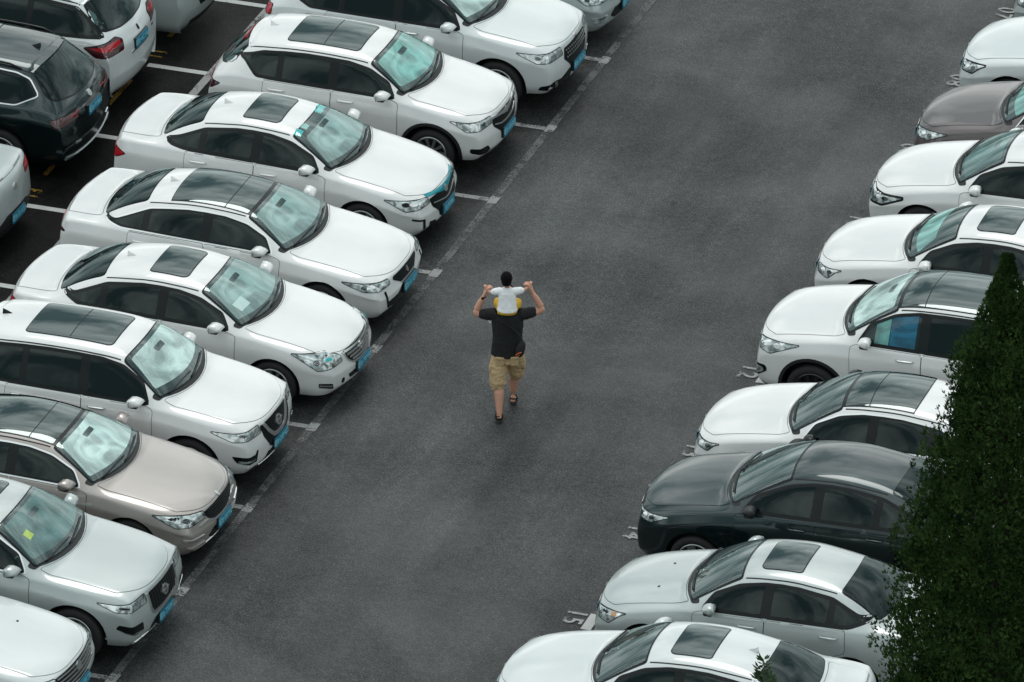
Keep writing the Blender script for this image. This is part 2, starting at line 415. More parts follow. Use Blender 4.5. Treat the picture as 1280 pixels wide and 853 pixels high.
        dg = bpy.context.evaluated_depsgraph_get(); ev = ob.evaluated_get(dg); fm = ev.to_mesh()
        nv = len(fm.vertices); co = np.empty(nv * 3, 'f'); fm.vertices.foreach_get('co', co); co = co.reshape(-1, 3).astype(float)
        vn = np.empty(nv * 3, 'f'); fm.vertex_normals.foreach_get('vector', vn); vn = vn.reshape(-1, 3).astype(float)
        Q = np.empty(len(fm.polygons) * 4, 'i'); fm.polygons.foreach_get('vertices', Q); Q = Q.reshape(-1, 4)
        ev.to_mesh_clear(); bpy.data.objects.remove(ob); bpy.data.meshes.remove(me)
        if float((vn * (co - co.mean(0))).sum()) < 0: vn = -vn; Q = Q[:, ::-1].copy()
        tri = np.concatenate([Q[:, [0, 1, 2]], Q[:, [0, 2, 3]]]); c.co, c.vn, c.tri = co, vn, tri
        c.bvh = BVHTree.FromPolygons([tuple(v) for v in co], [tuple(map(int, t)) for t in tri])
        # cut the wheel arches
        r = p['r']; Ra = r + (.055 if not suv else .07); c.Ra = Ra
        c.ax = [p['fo'], p['fo'] + p['wb']]
        co2 = co.copy(); gone = np.zeros(len(Q), bool); fc = co[Q].mean(1)
        arcs = []
        for s in c.ax:
            ctr = np.array([c.X(s), r + .01])
            d = np.hypot(fc[:, 0] - ctr[0], fc[:, 2] - ctr[1]); gi = (d < Ra) & (np.abs(fc[:, 1]) > hw * .62) & (fc[:, 2] < c.p['hc'] + .02)
            gone |= gi
            vi = np.unique(Q[gi]); keepv = np.unique(Q[~gi & ~gone]); bv = np.intersect1d(vi, keepv)
            dd = np.hypot(co[bv, 0] - ctr[0], co[bv, 2] - ctr[1]) + 1e-6
            for a, k2 in ((0, 0), (1, 2)): co2[bv, k2] = ctr[a] + (co[bv, k2] - ctr[a]) / dd * Ra
            arcs.append(set(bv.tolist()))
        keep = Q[~gone]
        used = np.unique(keep); rem = -np.ones(len(co), int); rem[used] = np.arange(len(used))
        body = mesh_obj('body', co2[used], [tuple(map(int, f)) for f in rem[keep]], c.paint, c.root, True)
        # arch liners from the cut edges
        from collections import Counter
        ecount = Counter()
        for f in keep:
            for a, b_ in zip(f, np.roll(f, -1)): ecount[(min(a, b_), max(a, b_))] += 1
        parts = {}
        for (a, b_), n_ in ecount.items():
            if n_ != 1: continue
            for ai, A in enumerate(arcs):
                if a in A and b_ in A:
                    va, vb = co2[a], co2[b_]; sg = 1 if va[1] > 0 else -1; ev_, ef = parts.setdefault((ai, sg), ([], []))
                    i0 = len(ev_); ev_ += [tuple(va), tuple(vb), (vb[0], sg * (hw - .34), vb[2]), (va[0], sg * (hw - .34), va[2])]
                    ef.append((i0, i0 + 1, i0 + 2, i0 + 3))
        for ev_, ef in parts.values():
            o = mesh_obj('wheel_arch', ev_, ef, 'black_plastic', c.root)
            bm = bmesh.new(); bm.from_mesh(o.data); bmesh.ops.remove_doubles(bm, verts=bm.verts, dist=.0005); bm.to_mesh(o.data); bm.free()
        # underbody tray
        bx0, bx1 = c.X(.35), c.X(L - .35); yy = hw - .36; zz0 = z0 - .01; zz1 = .62
        vs = [(x, y, z) for x in (bx1, bx0) for y in (-yy, yy) for z in (zz0, zz1)]
        mesh_obj('underbody', vs, [(0, 1, 3, 2), (4, 6, 7, 5), (0, 4, 5, 1), (2, 3, 7, 6), (0, 2, 6, 4)], 'black_plastic', c.root)
        c.frames()
        c.wheels(); c.common()
    def frames(c):
        c.F = {'side': Frame((0, -3, 0), (1, 0, 0), (0, 0, 1)), 'top': Frame((0, 0, 4), (1, 0, 0), (0, 1, 0)),
               'front': Frame((4, 0, 0), (0, 1, 0), (0, 0, 1)), 'rear': Frame((-4, 0, 0), (0, -1, 0), (0, 0, 1)),
               'fcorner': Frame((3, -3, 0), (1, 1, 0), (0, 0, 1)), 'rcorner': Frame((-3, -3, 0), (1, -1, 0), (0, 0, 1)),
               'fup': Frame((4, 0, 3), (0, 1, 0), (-.6, 0, .8))}
    def hit(c, fr, q):
        o = fr.at(q); h = c.bvh.ray_cast(o, fr.d)
        if h[0] is None:
            # pull the ray in: nearest point to the ray near the body
            pt = o + fr.d * 3.0
            h = c.bvh.find_nearest(pt)
        P, n, idx, _ = h
        t = c.tri[idx]; a, b, d = (Vector(c.co[k]) for k in t)
        v0, v1, v2 = b - a, d - a, P - a
        d00, d01, d11, d20, d21 = v0.dot(v0), v0.dot(v1), v1.dot(v1), v2.dot(v0), v2.dot(v1); den = d00 * d11 - d01 * d01 or 1e-12
        vv = (d11 * d20 - d01 * d21) / den; ww = (d00 * d21 - d01 * d20) / den
        nn = Vector(c.vn[t[0]]) * (1 - vv - ww) + Vector(c.vn[t[1]]) * vv + Vector(c.vn[t[2]]) * ww
        nn = nn.normalized() if nn.length > 1e-6 else n
        return P, nn
    def on(c, frame, a, b):
        """surface point: 'side' takes (s, z), 'front'/'rear' take (y, z), 'top' takes (s, y)"""
        if frame == 'side': q = (c.X(a), b)
        elif frame == 'top': q = (c.X(a), b)
        elif frame == 'rear': q = (-a, b)
        else: q = (a, b)
        return c.hit(c.F[frame], q)[0]
    def patch(c, name, frame, out, m, off=.004, parent=None, grid=.08, mirror=False, label=None, rim=True):
        fr = c.F[frame]; out = np.asarray(out, float)
        if frame in ('side', 'top'): out = np.stack([c.p['L'] / 2 - out[:, 0], out[:, 1]], 1)
        elif frame == 'rear': out = np.stack([-out[:, 0], out[:, 1]], 1)
        if area(out) < 0: out = out[::-1]
        P, T, E_, src = triangulate(out, grid)
        if not T: return None
        hits = [c.hit(fr, q) for q in P]
        V = [h[0] + h[1] * off for h in hits]; Nn = [h[1] for h in hits]
        # facing: triangles ccw in (u,v) -> normal u x v = -d (towards viewer)
        faces = [t if area([P[k] for k in t]) > 0 else t[::-1] for t in T]
        if rim:
            cnt = {}
            for f in faces:
                for a, b in zip(f, f[1:] + f[:1]): cnt[(a, b)] = cnt.get((a, b), 0) + 1
            for (a, b), _ in list(cnt.items()):
                if (b, a) in cnt: continue
                i0 = len(V); tn = (V[b] - V[a]); on_ = tn.cross(Nn[a]).normalized() if tn.length > 1e-9 else Nn[a]
                V += [V[a], V[b], hits[b][0] - hits[b][1] * .002, hits[a][0] - hits[a][1] * .002]; Nn += [on_] * 4
                faces.append((i0 + 1, i0, i0 + 3, i0 + 2)); 
        def mk(V, Nn, faces):
            o = mesh_obj(name, V, faces, m, parent or c.root, True)
            try: o.data.normals_split_custom_set_from_vertices([tuple(n) for n in Nn])
            except Exception as e: print('normals', e)
            if label: o['label'] = label
            return o
        o = mk(V, Nn, faces)
        if mirror:
            flip = lambda v: Vector((v[0], -v[1], v[2]))
            par = parent
            if isinstance(parent, tuple): par = parent[1]
            o2 = mk([flip(v) for v in V], [flip(v) for v in Nn], [f[::-1] for f in faces])
            return o, o2
        return o
    def panel(c, name, frame, out, off=.0045, gap=.006, mirror=False, grid=.09, m=None):
        """a body panel with the dark joint that runs round it"""
        a = c.patch(name, frame, out, m or c.paint, off, mirror=mirror, grid=grid)
        b = c.ring(frame, out, gap, mirror)
        if mirror:
            for x, y in zip(a, b): y.parent = x
        else: b.parent = a
        return a
    def ring(c, frame, out, gap, mirror):
        fr = c.F[frame]; out = np.asarray(out, float)
        if frame in ('side', 'top'): out = np.stack([c.p['L'] / 2 - out[:, 0], out[:, 1]], 1)
        if area(out) < 0: out = out[::-1]
        q = resample(out, .045); keep = [i for i in range(len(q)) if np.linalg.norm(q[i] - q[i - 1]) > .004]; q = q[keep]
        A, B = offset(q, gap), offset(q, -.012); V = []
        for a, b in zip(A, B):
            ha, hb = c.hit(fr, a), c.hit(fr, b); V += [ha[0] + ha[1] * .0022, hb[0] + hb[1] * .0022]
        n = len(q); F = [(2 * i, 2 * ((i + 1) % n), 2 * ((i + 1) % n) + 1, 2 * i + 1) for i in range(n)]
        o = mesh_obj('joint', V, F, 'seam_black', c.root)
        if mirror: return o, mesh_obj('joint', [(v[0], -v[1], v[2]) for v in V], [f[::-1] for f in F], 'seam_black', c.root)
        return o
    def tube(c, name, pts, r, m, parent=None, seg=6, flat=1):
        pts = [Vector(q) for q in pts]; V, F = [], []
        for i, q in enumerate(pts):
            d = (pts[min(i + 1, len(pts) - 1)] - pts[max(i - 1, 0)]).normalized(); up = Vector((0, 0, 1))
            if abs(d.dot(up)) > .95: up = Vector((1, 0, 0))
            a = d.cross(up).normalized(); b = a.cross(d); rr = r if not hasattr(r, '__len__') else r[i]
            for k in range(seg):
                t = 2 * math.pi * k / seg; V.append(q + a * math.cos(t) * rr + b * math.sin(t) * rr * flat)
        for i in range(len(pts) - 1):
            for k in range(seg): F.append((i * seg + k, i * seg + (k + 1) % seg, (i + 1) * seg + (k + 1) % seg, (i + 1) * seg + k))
        F.append(tuple(range(seg))[::-1]); F.append(tuple((len(pts) - 1) * seg + k for k in range(seg)))
        return mesh_obj(name, V, F, m, parent or c.root, True)
    # ---- wheels
    def wheels(c):
        p = c.p; r = p['r']; key = (round(r, 3), p.get('spokes', 5), p.get('alloy', 'alloy'))
        for s in c.ax:
            for sg in (-1, 1):
                hub = wheel_part('hub', key); hub_o = bpy.data.objects.new('wheel', hub); col.objects.link(hub_o); hub_o.parent = c.root
                hub_o.location = (c.X(s), sg * (c.hw - .015), r); hub_o.rotation_euler = (0, 0, 0 if sg < 0 else math.pi)
                for nm in ('tyre', 'rim'):
                    o = bpy.data.objects.new(nm, wheel_part(nm, key)); col.objects.link(o); o.parent = hub_o
                    o.rotation_euler = (0, (s * 7) % 1.2, 0)
    # ---- things every car has
    def zJ2(c, s):
        return float(np.interp(s, [c.S[i] + c.cx[i] * .45 for i in range(16)], [r[2][1] for r in c.rows]))
    def belt(c, s): return float(np.interp(s, c.S, c.zb)) + .045
    def common(c):
        p = c.p; L, hw = p['L'], c.hw; suv = p['kind'] in ('suv', 'hatch'); S = c.S
        ytop = c.rows[6][2][0]; yc = c.rows[4][2][0]
        # ---- windscreen, from above
        cw, rf = p['cw'], p['rf']
        def sx(base, k, y): return base + k * (y / hw) ** 2
        def screen(e0, e1, my):
            yb, yt = yc - .015 - my, ytop - .005 - my
            bot = [(sx(cw + e0, .26, y), y) for y in np.linspace(-yb, yb, 11)]
            top = [(sx(rf + e1, .13, y), y) for y in np.linspace(yt, -yt, 9)]
            return rounded(np.array(bot + top), .04, 2)
        # cowl: dark trough in front of the glass
        yb = yc + .01
        co_ = [(sx(cw - .045, .31, y), y) for y in np.linspace(-yb, yb, 11)] + [(sx(cw + .10, .26, y), y) for y in np.linspace(yb - .0, -yb + .0, 11)]
        c.patch('cowl', 'top', rounded(np.array(co_), .03, 2), 'black_plastic', .004, grid=.09)
        gp = p['glasspaint']; fl = -.02 if p['roof'] != 'pano' else .10
        ws = c.patch('windscreen', 'top', screen(.02, -.02, .018), 'windshield_glass', .012, grid=.05)
        fr_ = c.patch('windscreen_border', 'top', screen(.0, .0, -.004), 'gloss_black', .005, grid=.05); fr_.parent = ws
        pl = c.patch('cabin_shadow', 'top', screen(.06, -.05, .05), 'interior', .0075, grid=.05); pl.parent = ws
        if p.get('shade'):
            q = c.patch('sunshade_sky_or_backing', 'top', screen(p.get('shade0', .10), p.get('shade1', -.07), .065), p['shade'], .0095, grid=.05); q.parent = ws
        if p.get('paper'):
            y = p['paper']; q = c.patch('paper', 'top', rounded([(cw + .26, y - .11), (cw + .23, y + .13), (cw + .37, y + .13), (cw + .40, y - .11)], .01), 'paper_white', .0105, grid=.06); q.parent = ws
        for (s0, y0, ds, dy, mm) in p.get('stickers', []):
            q = c.patch('sticker', 'top', [(s0, y0), (s0, y0 + dy), (s0 + ds, y0 + dy), (s0 + ds, y0)], mm, .0108, grid=.06); q.parent = ws
        q = c.patch('interior_mirror', 'top', rounded([(rf - .17, -.13), (rf - .17, .13), (rf - .24, .12), (rf - .24, -.12)], .02), 'interior', .0108, grid=.06); q.parent = ws
        # wipers
        sg = -1
        for y0, y1, s0, s1 in ((-.08, .56, .02, .05), (-.62, -.02, .02, .07)):
            pts = []
            for t in np.linspace(0, 1, 8):
                y = y0 + (y1 - y0) * t; s = sx(cw + .02 + (s1) * math.sin(t * 1.9) * .75, .24, y)
                P, n = c.hit(c.F['top'], (c.X(s), y)); pts.append(P + n * .028)
            wp = c.tube('wiper', pts, .0115, 'black_plastic', ws)
        # ---- roof
        if p['roof'] == 'pano':
            y = ytop - .055
            o1 = [(sx(rf + .03, .13, q), q) for q in np.linspace(-y, y, 9)] + [(sx(rf + .36, .08, q), q) for q in np.linspace(y, -y, 9)]
            o2 = [(sx(rf + .375, .08, q), q) for q in np.linspace(-y, y, 9)] + [(sx(p.get('pend', p['rr'] - .12), -.06, q), q) for q in np.linspace(y, -y, 9)]
            g1 = c.patch('roof_glass', 'top', rounded(np.array(o1), .015), 'roof_glass', .009, grid=.05); g2 = c.patch('roof_glass', 'top', rounded(np.array(o2), .02), 'roof_glass', .009, grid=.05)
            o3 = [(sx(rf - .015, .13, q), q) for q in np.linspace(-y - .012, y + .012, 9)] + [(sx(p.get('pend', p['rr'] - .12) + .012, -.06, q), q) for q in np.linspace(y + .012, -y - .012, 9)]
            b = c.patch('roof_glass_backing', 'top', np.array(o3), 'gloss_black', .005, grid=.05); b.parent = g2
        if p['roof'] in ('sun', 'long'):
            a = rf + p.get('sr0', .26); b = a + (p.get('srl', .52) if p['roof'] == 'sun' else p.get('srl', 1.12)); y = p.get('srw', .40 if p['roof'] == 'sun' else .43)
            o = rounded([(a, -y), (sx(a, 0, y), y), (b, y), (b, -y)], .07, 4)
            o[:, 0] += .05 * (o[:, 1] / y) ** 2 * (1 if p['roof'] == 'sun' else .5)
            g1 = c.patch('sunroof', 'top', o, 'roof_glass', .007); b_ = c.patch('sunroof_seal', 'top', offset(o, .014), 'gloss_black', .003); b_.parent = g1
            if p['roof'] == 'long':
                mid = (a + b) / 2; q = c.patch('sunroof_joint', 'top', [(mid, -y + .02), (mid, y - .02), (mid + .012, y - .02), (mid + .012, -y + .02)], 'seam_black', .0085); q.parent = g1
        # roof gutters
        gy = ytop - .012
        pts = [(S[i] + c.cx[i] * (gy / hw) ** 2, -(gy + (.012 if 7 <= i <= 9 else 0))) for i in range(6, 11)]
        pts = np.array(pts); ss = np.linspace(pts[0, 0] + .04, pts[-1, 0] + (.02), 16); yy = np.interp(ss, pts[:, 0], pts[:, 1])
        c.patch('roof_gutter', 'top', band(np.stack([ss, yy], 1), .014), 'seam_black', .0025, mirror=True)
        if p.get('rails'):
            for sg in (-1, 1):
                P = []
                for s in np.linspace(rf + .25, p['rr'] - .15, 12):
                    h, n = c.hit(c.F['top'], (c.X(s), sg * (gy - .0))); e = min(s - rf - .25, p['rr'] - .15 - s)
                    P.append(h + Vector((0, 0, .05 if e > .12 else .012)))
                c.tube('roof_rail', P, .018, p['rails'], flat=.8)
        if p.get('fin', True):
            s = p['rr'] - .18; P, n = c.hit(c.F['top'], (c.X(s), 0)); x, z = P[0], P[2] - .005
            mesh_obj('antenna_fin', [(x + .09, 0, z), (x - .07, -.032, z), (x - .07, .032, z), (x - .075, 0, z + .065), (x - .02, -.012, z + .04), (x - .02, .012, z + .04)],
                     [(0, 4, 1), (0, 2, 5), (1, 4, 3), (2, 3, 5), (0, 5, 4), (4, 5, 3), (1, 3, 2)], p.get('finm', c.paint), c.root)
        # ---- rear glass
        rr, rb = p['rr'], p['rb']
        if not suv:
            yd = c.rows[12][2][0]
            def rg(e, my):
                yb_, yt = yd * .90 - my, ytop - .04 - my
                return rounded(np.array([(sx(rb - .06 - e, -.22, y), y) for y in np.linspace(-yb_, yb_, 11)] + [(sx(rr + .05 + e, -.10, y), y) for y in np.linspace(yt, -yt, 9)]), .05, 2)
            g1 = c.patch('rear_window', 'top', rg(.012, .015), 'side_glass' if not p.get('rdark') else 'side_glass', .008, grid=.07)
            b_ = c.patch('rear_window_border', 'top', rg(0, 0), 'gloss_black', .003, grid=.07); b_.parent = g1
            # boot lid
            bl = [(sx(rb - .02, -.20, y), y) for y in np.linspace(-yd * .90, yd * .90, 9)] + [(sx(L - .13, -.16, y), y) for y in np.linspace(yd * .86, -yd * .86, 9)]
            c.panel('boot_lid', 'top', rounded(np.array(bl), .06, 3))
        else:
            zt, zl = p['H'] - .12, p['hd'] + .04; yt, yb_ = ytop - .07, hw * .78
            o = rounded([(-yb_, zl + .03), (-yb_ * .5, zl - .02), (0, zl - .03), (yb_ * .5, zl - .02), (yb_, zl + .03), (yt, zt - .02), (0, zt), (-yt, zt - .02)], .06, 3)
            g1 = c.patch('rear_window', 'rear', o, 'side_glass', .007, grid=.07); b_ = c.patch('rear_window_border', 'rear', offset(o, .02), 'gloss_black', .003, grid=.07); b_.parent = g1
            # tailgate spoiler
            V = []; n_ = 9
            for k in range(n_):
                y = (-1 + 2 * k / (n_ - 1)) * (ytop - .03); t = (y / ytop) ** 2; xb = c.X(rr - .02) - .0; zz = c.hit(c.F['top'], (c.X(rr - .06), y))[0][2]
                V += [(xb + .08, y, zz + .004), (xb - .13 + .10 * t, y, zz - .025), (xb - .13 + .10 * t, y, zz - .055), (xb + .02, y, zz - .09)]
            F = [(4 * k + a, 4 * k + (a + 1) % 4, 4 * k + 4 + (a + 1) % 4, 4 * k + 4 + a) for k in range(n_ - 1) for a in range(4)] + [(3, 2, 1, 0), (4 * n_ - 4, 4 * n_ - 3, 4 * n_ - 2, 4 * n_ - 1)]
            F = [f[::-1] for f in F]
            mesh_obj('spoiler', V, F, c.paint, c.root)
        # ---- side windows
        s0 = cw + p.get('dl0', .34); top = []
        top.append((s0, c.belt(s0) + .015))
        fs = [s0 + .05 + (rf + .10 - s0) * t for t in (.15, .35, .55, .75, .95)]
        m_ = p.get('dlm', .088)
        for s in fs: top.append((s, c.zJ2(s) - m_))
        for s in np.linspace(rf + .35, min(rr - .05, p['de'] - .35), 5): top.append((s, c.zJ2(s) - m_ + .012))
        de, dz = p['de'], p['dez']
        if suv and not p.get('kick'):
            top += [(de - .16, c.zJ2(de - .16) - m_), (de, c.belt(de) + dz)]
        else:
            s1 = de - .20; top += [(s1, min(c.zJ2(s1) - m_ - .01, c.belt(s1) + .33 * (c.p['H'] - c.p['hd']) + dz)), (de, c.belt(de) + dz)]
        bot = [(de - .10, c.belt(de - .1) + max(dz - .035, .0))] + [(s, c.belt(s)) for s in np.linspace(de - .30, s0 + .15, 6)]
        top[0] = (s0, c.belt(s0) + .0)
        dlo = rounded(np.array(top + bot), .04, 2); c.dlo = dlo
        trim = 'chrome' if p.get('chrome_dlo') else 'gloss_black'
        bo = c.patch('window_surround', 'side', offset(dlo, .016), trim, .0025, mirror=True, grid=.07)
        bb = c.patch('window_pillars', 'side', dlo, 'gloss_black', .0045, mirror=True, grid=.07)
        for x, y in zip(bo, bb): y.parent = x
        bp, cp = p['bp'], p['cp']
        panes = [clip_x(dlo, None, bp - .045), clip_x(dlo, bp + .045, cp - .02)]
        if cp < de - .15: panes.append(clip_x(dlo, cp + .03, None))
        for k, q in enumerate(panes):
            if len(q) < 3: continue
            q = offset(q, -.022)
            if abs(area(q)) < .01: continue
            c.patch('side_window', 'side', q, 'clear_side_glass' if (k == 0 and p.get('side_shade')) else 'side_glass', .0075, mirror=True, grid=.06)
            if k == 0 and p.get('side_shade'):
                c.patch('window_shade', 'side', clip_x(q, s0 + .42, bp - .11), p['side_shade'], .0062, mirror=True, grid=.06)
                c.patch('window_shade', 'side', clip_x(q, s0 + .22, s0 + .41), 'sunshade_teal', .0062, mirror=True, grid=.06)
        # ---- doors
        fo, wb, Ra, z0 = p['fo'], p['wb'], c.Ra, p['z0']
        dfz = z0 + .13; ds = max(fo + Ra + .10, cw + .26)
        fdo = [(ds + .05, dfz), (ds, dfz + .12), (ds - .02, .6), (ds - .03, c.belt(ds) - .05), (ds + .08, c.belt(ds) - .02), (s0 + .1, c.belt(s0 + .1) - .022), (bp - .006, c.belt(bp) - .022), (bp - .006, dfz)]
        re_ = fo + wb; xr = p.get('rde', min(re_ - .10 + .12, cp + .22))
        rdo = [(bp + .006, dfz), (bp + .006, c.belt(bp) - .022), (xr, c.belt(xr) - .022), (xr + .01, .78)]
        for a in np.linspace(math.radians(75), math.radians(10), 6):
            sx_ = re_ - math.cos(a - 0.0) * (Ra + .05); rdo.append((sx_, p['r'] + math.sin(a) * (Ra + .05)))
        rdo = [q for q in rdo if q[0] <= xr + .011]
        rdo.append((re_ - Ra - .06, dfz))
        d1 = c.panel('door', 'side', rounded(fdo, .04, 2), mirror=True, grid=.065); d2 = c.panel('door', 'side', rounded(rdo, .035, 2), mirror=True, grid=.065)
        hz = p.get('hz', .10)
        for dpair, s in ((d1, bp - .22), (d2, xr - .20)):
            for sg, dd in ((-1, dpair[0]), (1, dpair[1])):
                z = c.belt(s) - .10 - hz * .3
                P, n = c.hit(c.F['side'], (c.X(s), z)); P = Vector((P[0], P[1] * (-sg) if False else P[1], P[2]))
                pts = [Vector((P[0] + dx, P[1] - o_, P[2] + dz_)) for dx, o_, dz_ in ((-.115, .006, 0), (-.09, .034, 0), (0, .042, .003), (.09, .034, 0), (.115, .006, 0))]
                pts = [Vector((q[0], q[1] if sg < 0 else -q[1], q[2])) for q in pts]
                c.tube('handle', pts, [.012, .014, .015, .014, .012], p.get('handle', c.paint), dd, 6)
        # hood
        yh = hw * .78
        h0 = p.get('hood0', .10)
        ho = [(h0 + .62 * (abs(y) / hw) ** 3.2, y) for y in np.linspace(-yh, yh, 13)] + [(sx(cw - .060, .29, y), y) for y in np.linspace(yh * 1.06, -yh * 1.06, 11)]
        c.panel('hood', 'top', rounded(np.array(ho), .03, 2), grid=.07, gap=.005)
        if p.get('jets'):
            for y in (-.32, .32):
                P, n = c.hit(c.F['top'], (c.X(cw - .38), y)); mesh_obj('washer_jet', [(P[0] + a, P[1] + b, P[2] + d) for a, b, d in ((.02, -.02, .0), (.02, .02, 0), (-.02, .02, 0), (-.02, -.02, 0), (0, 0, .022))], [(0, 1, 4), (1, 2, 4), (2, 3, 4), (3, 0, 4)], 'black_plastic', c.root)
        # mirrors
        for sg in (-1, 1):
            s = s0 + .12; z = c.belt(s) + .065; P, n = c.hit(c.F['side'], (c.X(s), z - .06)); y0_ = abs(P[1]); x = c.X(s + .03)
            bm = bmesh.new(); W_, H_ = .185, .125
            V = []
            for (dx, yy, hh, dz) in ((.0, .04, .6, -.01), (.0, .10, 1, 0), (-.01, .18, 1, 0), (-.03, W_ + .045, .55, .012)):
                f = .115 if yy < .25 else .07
                for (a, b) in ((-.035, -.5), (f * .6, -.42), (f, 0), (f * .6, .42), (-.035, .5)):
                    V.append(bm.verts.new((x + dx + a, sg * (y0_ - .02 + yy), z + dz + b * hh * H_)))
            for k in range(3):
                for a in range(5):
                    i, j = k * 5 + a, k * 5 + (a + 1) % 5; bm.faces.new((V[i], V[j], V[j + 5], V[i + 5]))
            bm.faces.new(V[:5]); bm.faces.new(V[15:])
            bmesh.ops.recalc_face_normals(bm, faces=bm.faces)
            bmesh.ops.subdivide_edges(bm, edges=bm.edges, cuts=1, use_grid_fill=True, smooth=.35)
            o = bm_obj('wing_mirror', bm, p.get('mirror', c.paint), c.root)
            mesh_obj('mirror_base', [(x + dx, sg * (y0_ + yy), z + dz) for dx, yy, dz in ((-.03, .02, -.060), (.07, .02, -.060), (.06, .20, -.056), (-.03, .20, -.056), (-.03, .02, -.034), (.085, .02, -.034), (.075, .20, -.030), (-.03, .20, -.030))],
                     [(0, 1, 2, 3), (4, 5, 6, 7), (0, 1, 5, 4), (1, 2, 6, 5), (2, 3, 7, 6), (3, 0, 4, 7)], 'black_plastic', o)
            mesh_obj('mirror_glass', [(x - .042, sg * (y0_ + .045), z - .05), (x - .042, sg * (y0_ + .235), z - .05), (x - .042, sg * (y0_ + .235), z + .05), (x - .042, sg * (y0_ + .045), z + .05)], [(0, 1, 2, 3)], 'mirror_face', o)
            st = mesh_obj('mirror_foot', [(x + a, sg * (y0_ + b), z + d) for a, b, d in ((-.03, -.02, -.065), (.05, -.02, -.065), (.05, -.02, -.03), (-.03, -.02, -.03), (-.02, .07, -.065), (.04, .07, -.065), (.04, .07, -.03), (-.02, .07, -.03))],
                          [(0, 1, 2, 3), (4, 5, 6, 7), (0, 1, 5, 4), (1, 2, 6, 5), (2, 3, 7, 6), (3, 0, 4, 7)], 'black_plastic', o)
        # corner triangle in front of the door glass
        # sill and arch trims
        if p.get('cladding'):
            for s in c.ax:
                a = np.linspace(R(-18), R(198), 22); Ro = Ra + .045; zc = p['r'] + .01
                o = [(s - math.cos(t) * Ro, zc + math.sin(t) * Ro) for t in a] + [(s - math.cos(t) * (Ra + .001), zc + math.sin(t) * (Ra + .001)) for t in a[::-1]]
                c.patch('arch_trim', 'side', o, 'black_plastic', .010, mirror=True, grid=.08)
        sl = [(c.ax[0] + Ra + .03, z0 + .015), (c.ax[0] + Ra + .03, z0 + (.10 if suv else .07)), (c.ax[1] - Ra - .03, z0 + (.10 if suv else .07)), (c.ax[1] - Ra - .03, z0 + .015)]
        c.patch('sill_trim', 'side', sl, 'black_plastic', .006, mirror=True)
        # fuel flap
        if p.get('fuel'):
            s, z = re_ + .12, c.belt(re_) - .17
            c.panel('fuel_flap', 'side', [(s + .085 * math.cos(t), z + .085 * math.sin(t)) for t in np.linspace(0, 2 * math.pi, 14)[:-1]], gap=.006)
    # ---- front and rear details
    def corner(c, pts, fr='fcorner'):
        """outline through surface points given as ('f', y, z) on the front face or ('s', s, z) on the side (or 't', s, y)"""
        out = []
        for k, a, b in pts:
            if k in 'fr': a = -abs(a)
            P = c.on({'f': 'front', 's': 'side', 't': 'top', 'r': 'rear'}[k], a, b); out.append(c.F[fr].flat(P))
        return np.array(out)
    def headlight(c, pts, rnd=.03, proj=None, lens='lamp_lens', parts=(), border=.010):
        o = c.corner(pts); m_ = o.mean(0); o = rounded(m_ + (o - m_) * np.array([.95, .80]), rnd * .7, 3)
        a = c.patch('headlight', 'fcorner', o, lens, .008, mirror=True, grid=.05)
        b = c.patch('headlight_surround', 'fcorner', offset(o, border), 'gloss_black', .004, mirror=True, grid=.05)
        for x, y in zip(a, b): y.parent = x
        ctr = o.mean(0)
        for (du, dv, ru, rv, mm) in (proj or [(-.06, -.01, .035, .026, 'dark_window'), (.04, 0, .04, .022, 'chrome')]):
            q = [(ctr[0] + du + ru * math.cos(t), ctr[1] + dv + rv * math.sin(t)) for t in np.linspace(0, 2 * math.pi, 12)[:-1]]
            e = c.patch('lamp', 'fcorner', q, mm, .0105 + (.0 if mm == 'gloss_black' else .002), mirror=True, grid=.03, rim=False)
            if e:
                for x, y in zip(a, e): y.parent = x
        return a
    def fpatch(c, name, half, m, off=.006, sym=True, rnd=.02, grid=.06, fr='front', label=None):
        """front-face piece from its half outline (y >= 0, top centre first) mirrored to a whole"""
        if sym: pts = [(y, z) for y, z in half] + [(-y, z) for y, z in half[::-1] if y > 1e-6]
        else: pts = half
        return c.patch(name, fr, rounded(pts, rnd, 2) if rnd else np.array(pts, float), m, off, grid=grid, label=label)
    def bar(c, name, pts, wd, m, off=.012, parent=None, fr='front', mirror=False):
        p_ = np.array(pts, float)
        ss = np.linspace(0, len(p_) - 1, max(8, len(p_) * 2)); q = np.stack([np.interp(ss, np.arange(len(p_)), p_[:, k]) for k in (0, 1)], 1)
        o = c.patch(name, fr, band(q, wd), m, off, grid=.08, mirror=mirror)
        if parent: 
            for x in (o if mirror else (o,)): x.parent = parent
        return o
    def plate(c, z, text, rear=False, tilt=0, out=.012):
        fr = 'rear' if rear else 'front'; P, n = c.hit(c.F[fr], (0, z)); sg = -1 if rear else 1
        x = P[0] + sg * (out + .008)
        bm = bmesh.new(); bmesh.ops.create_cube(bm, size=1); bmesh.ops.scale(bm, vec=(.012, .44, .14), verts=bm.verts)
        bmesh.ops.bevel(bm, geom=[e for e in bm.edges if abs(e.verts[0].co.x - e.verts[1].co.x) > .001], offset=.012, segments=2, affect='EDGES')
        o = bm_obj('licence_plate', bm, 'plate_blue', c.root, False); o.location = (x, 0, z); o.rotation_euler = (0, R(tilt) * sg, 0)
        me = text_mesh(text, .108)
        tx = bpy.data.objects.new('plate_lettering', me); col.objects.link(tx); tx.parent = o
        tx.location = (sg * .0075, 0, -.002); tx.rotation_euler = (R(90), 0, R(90) * sg)
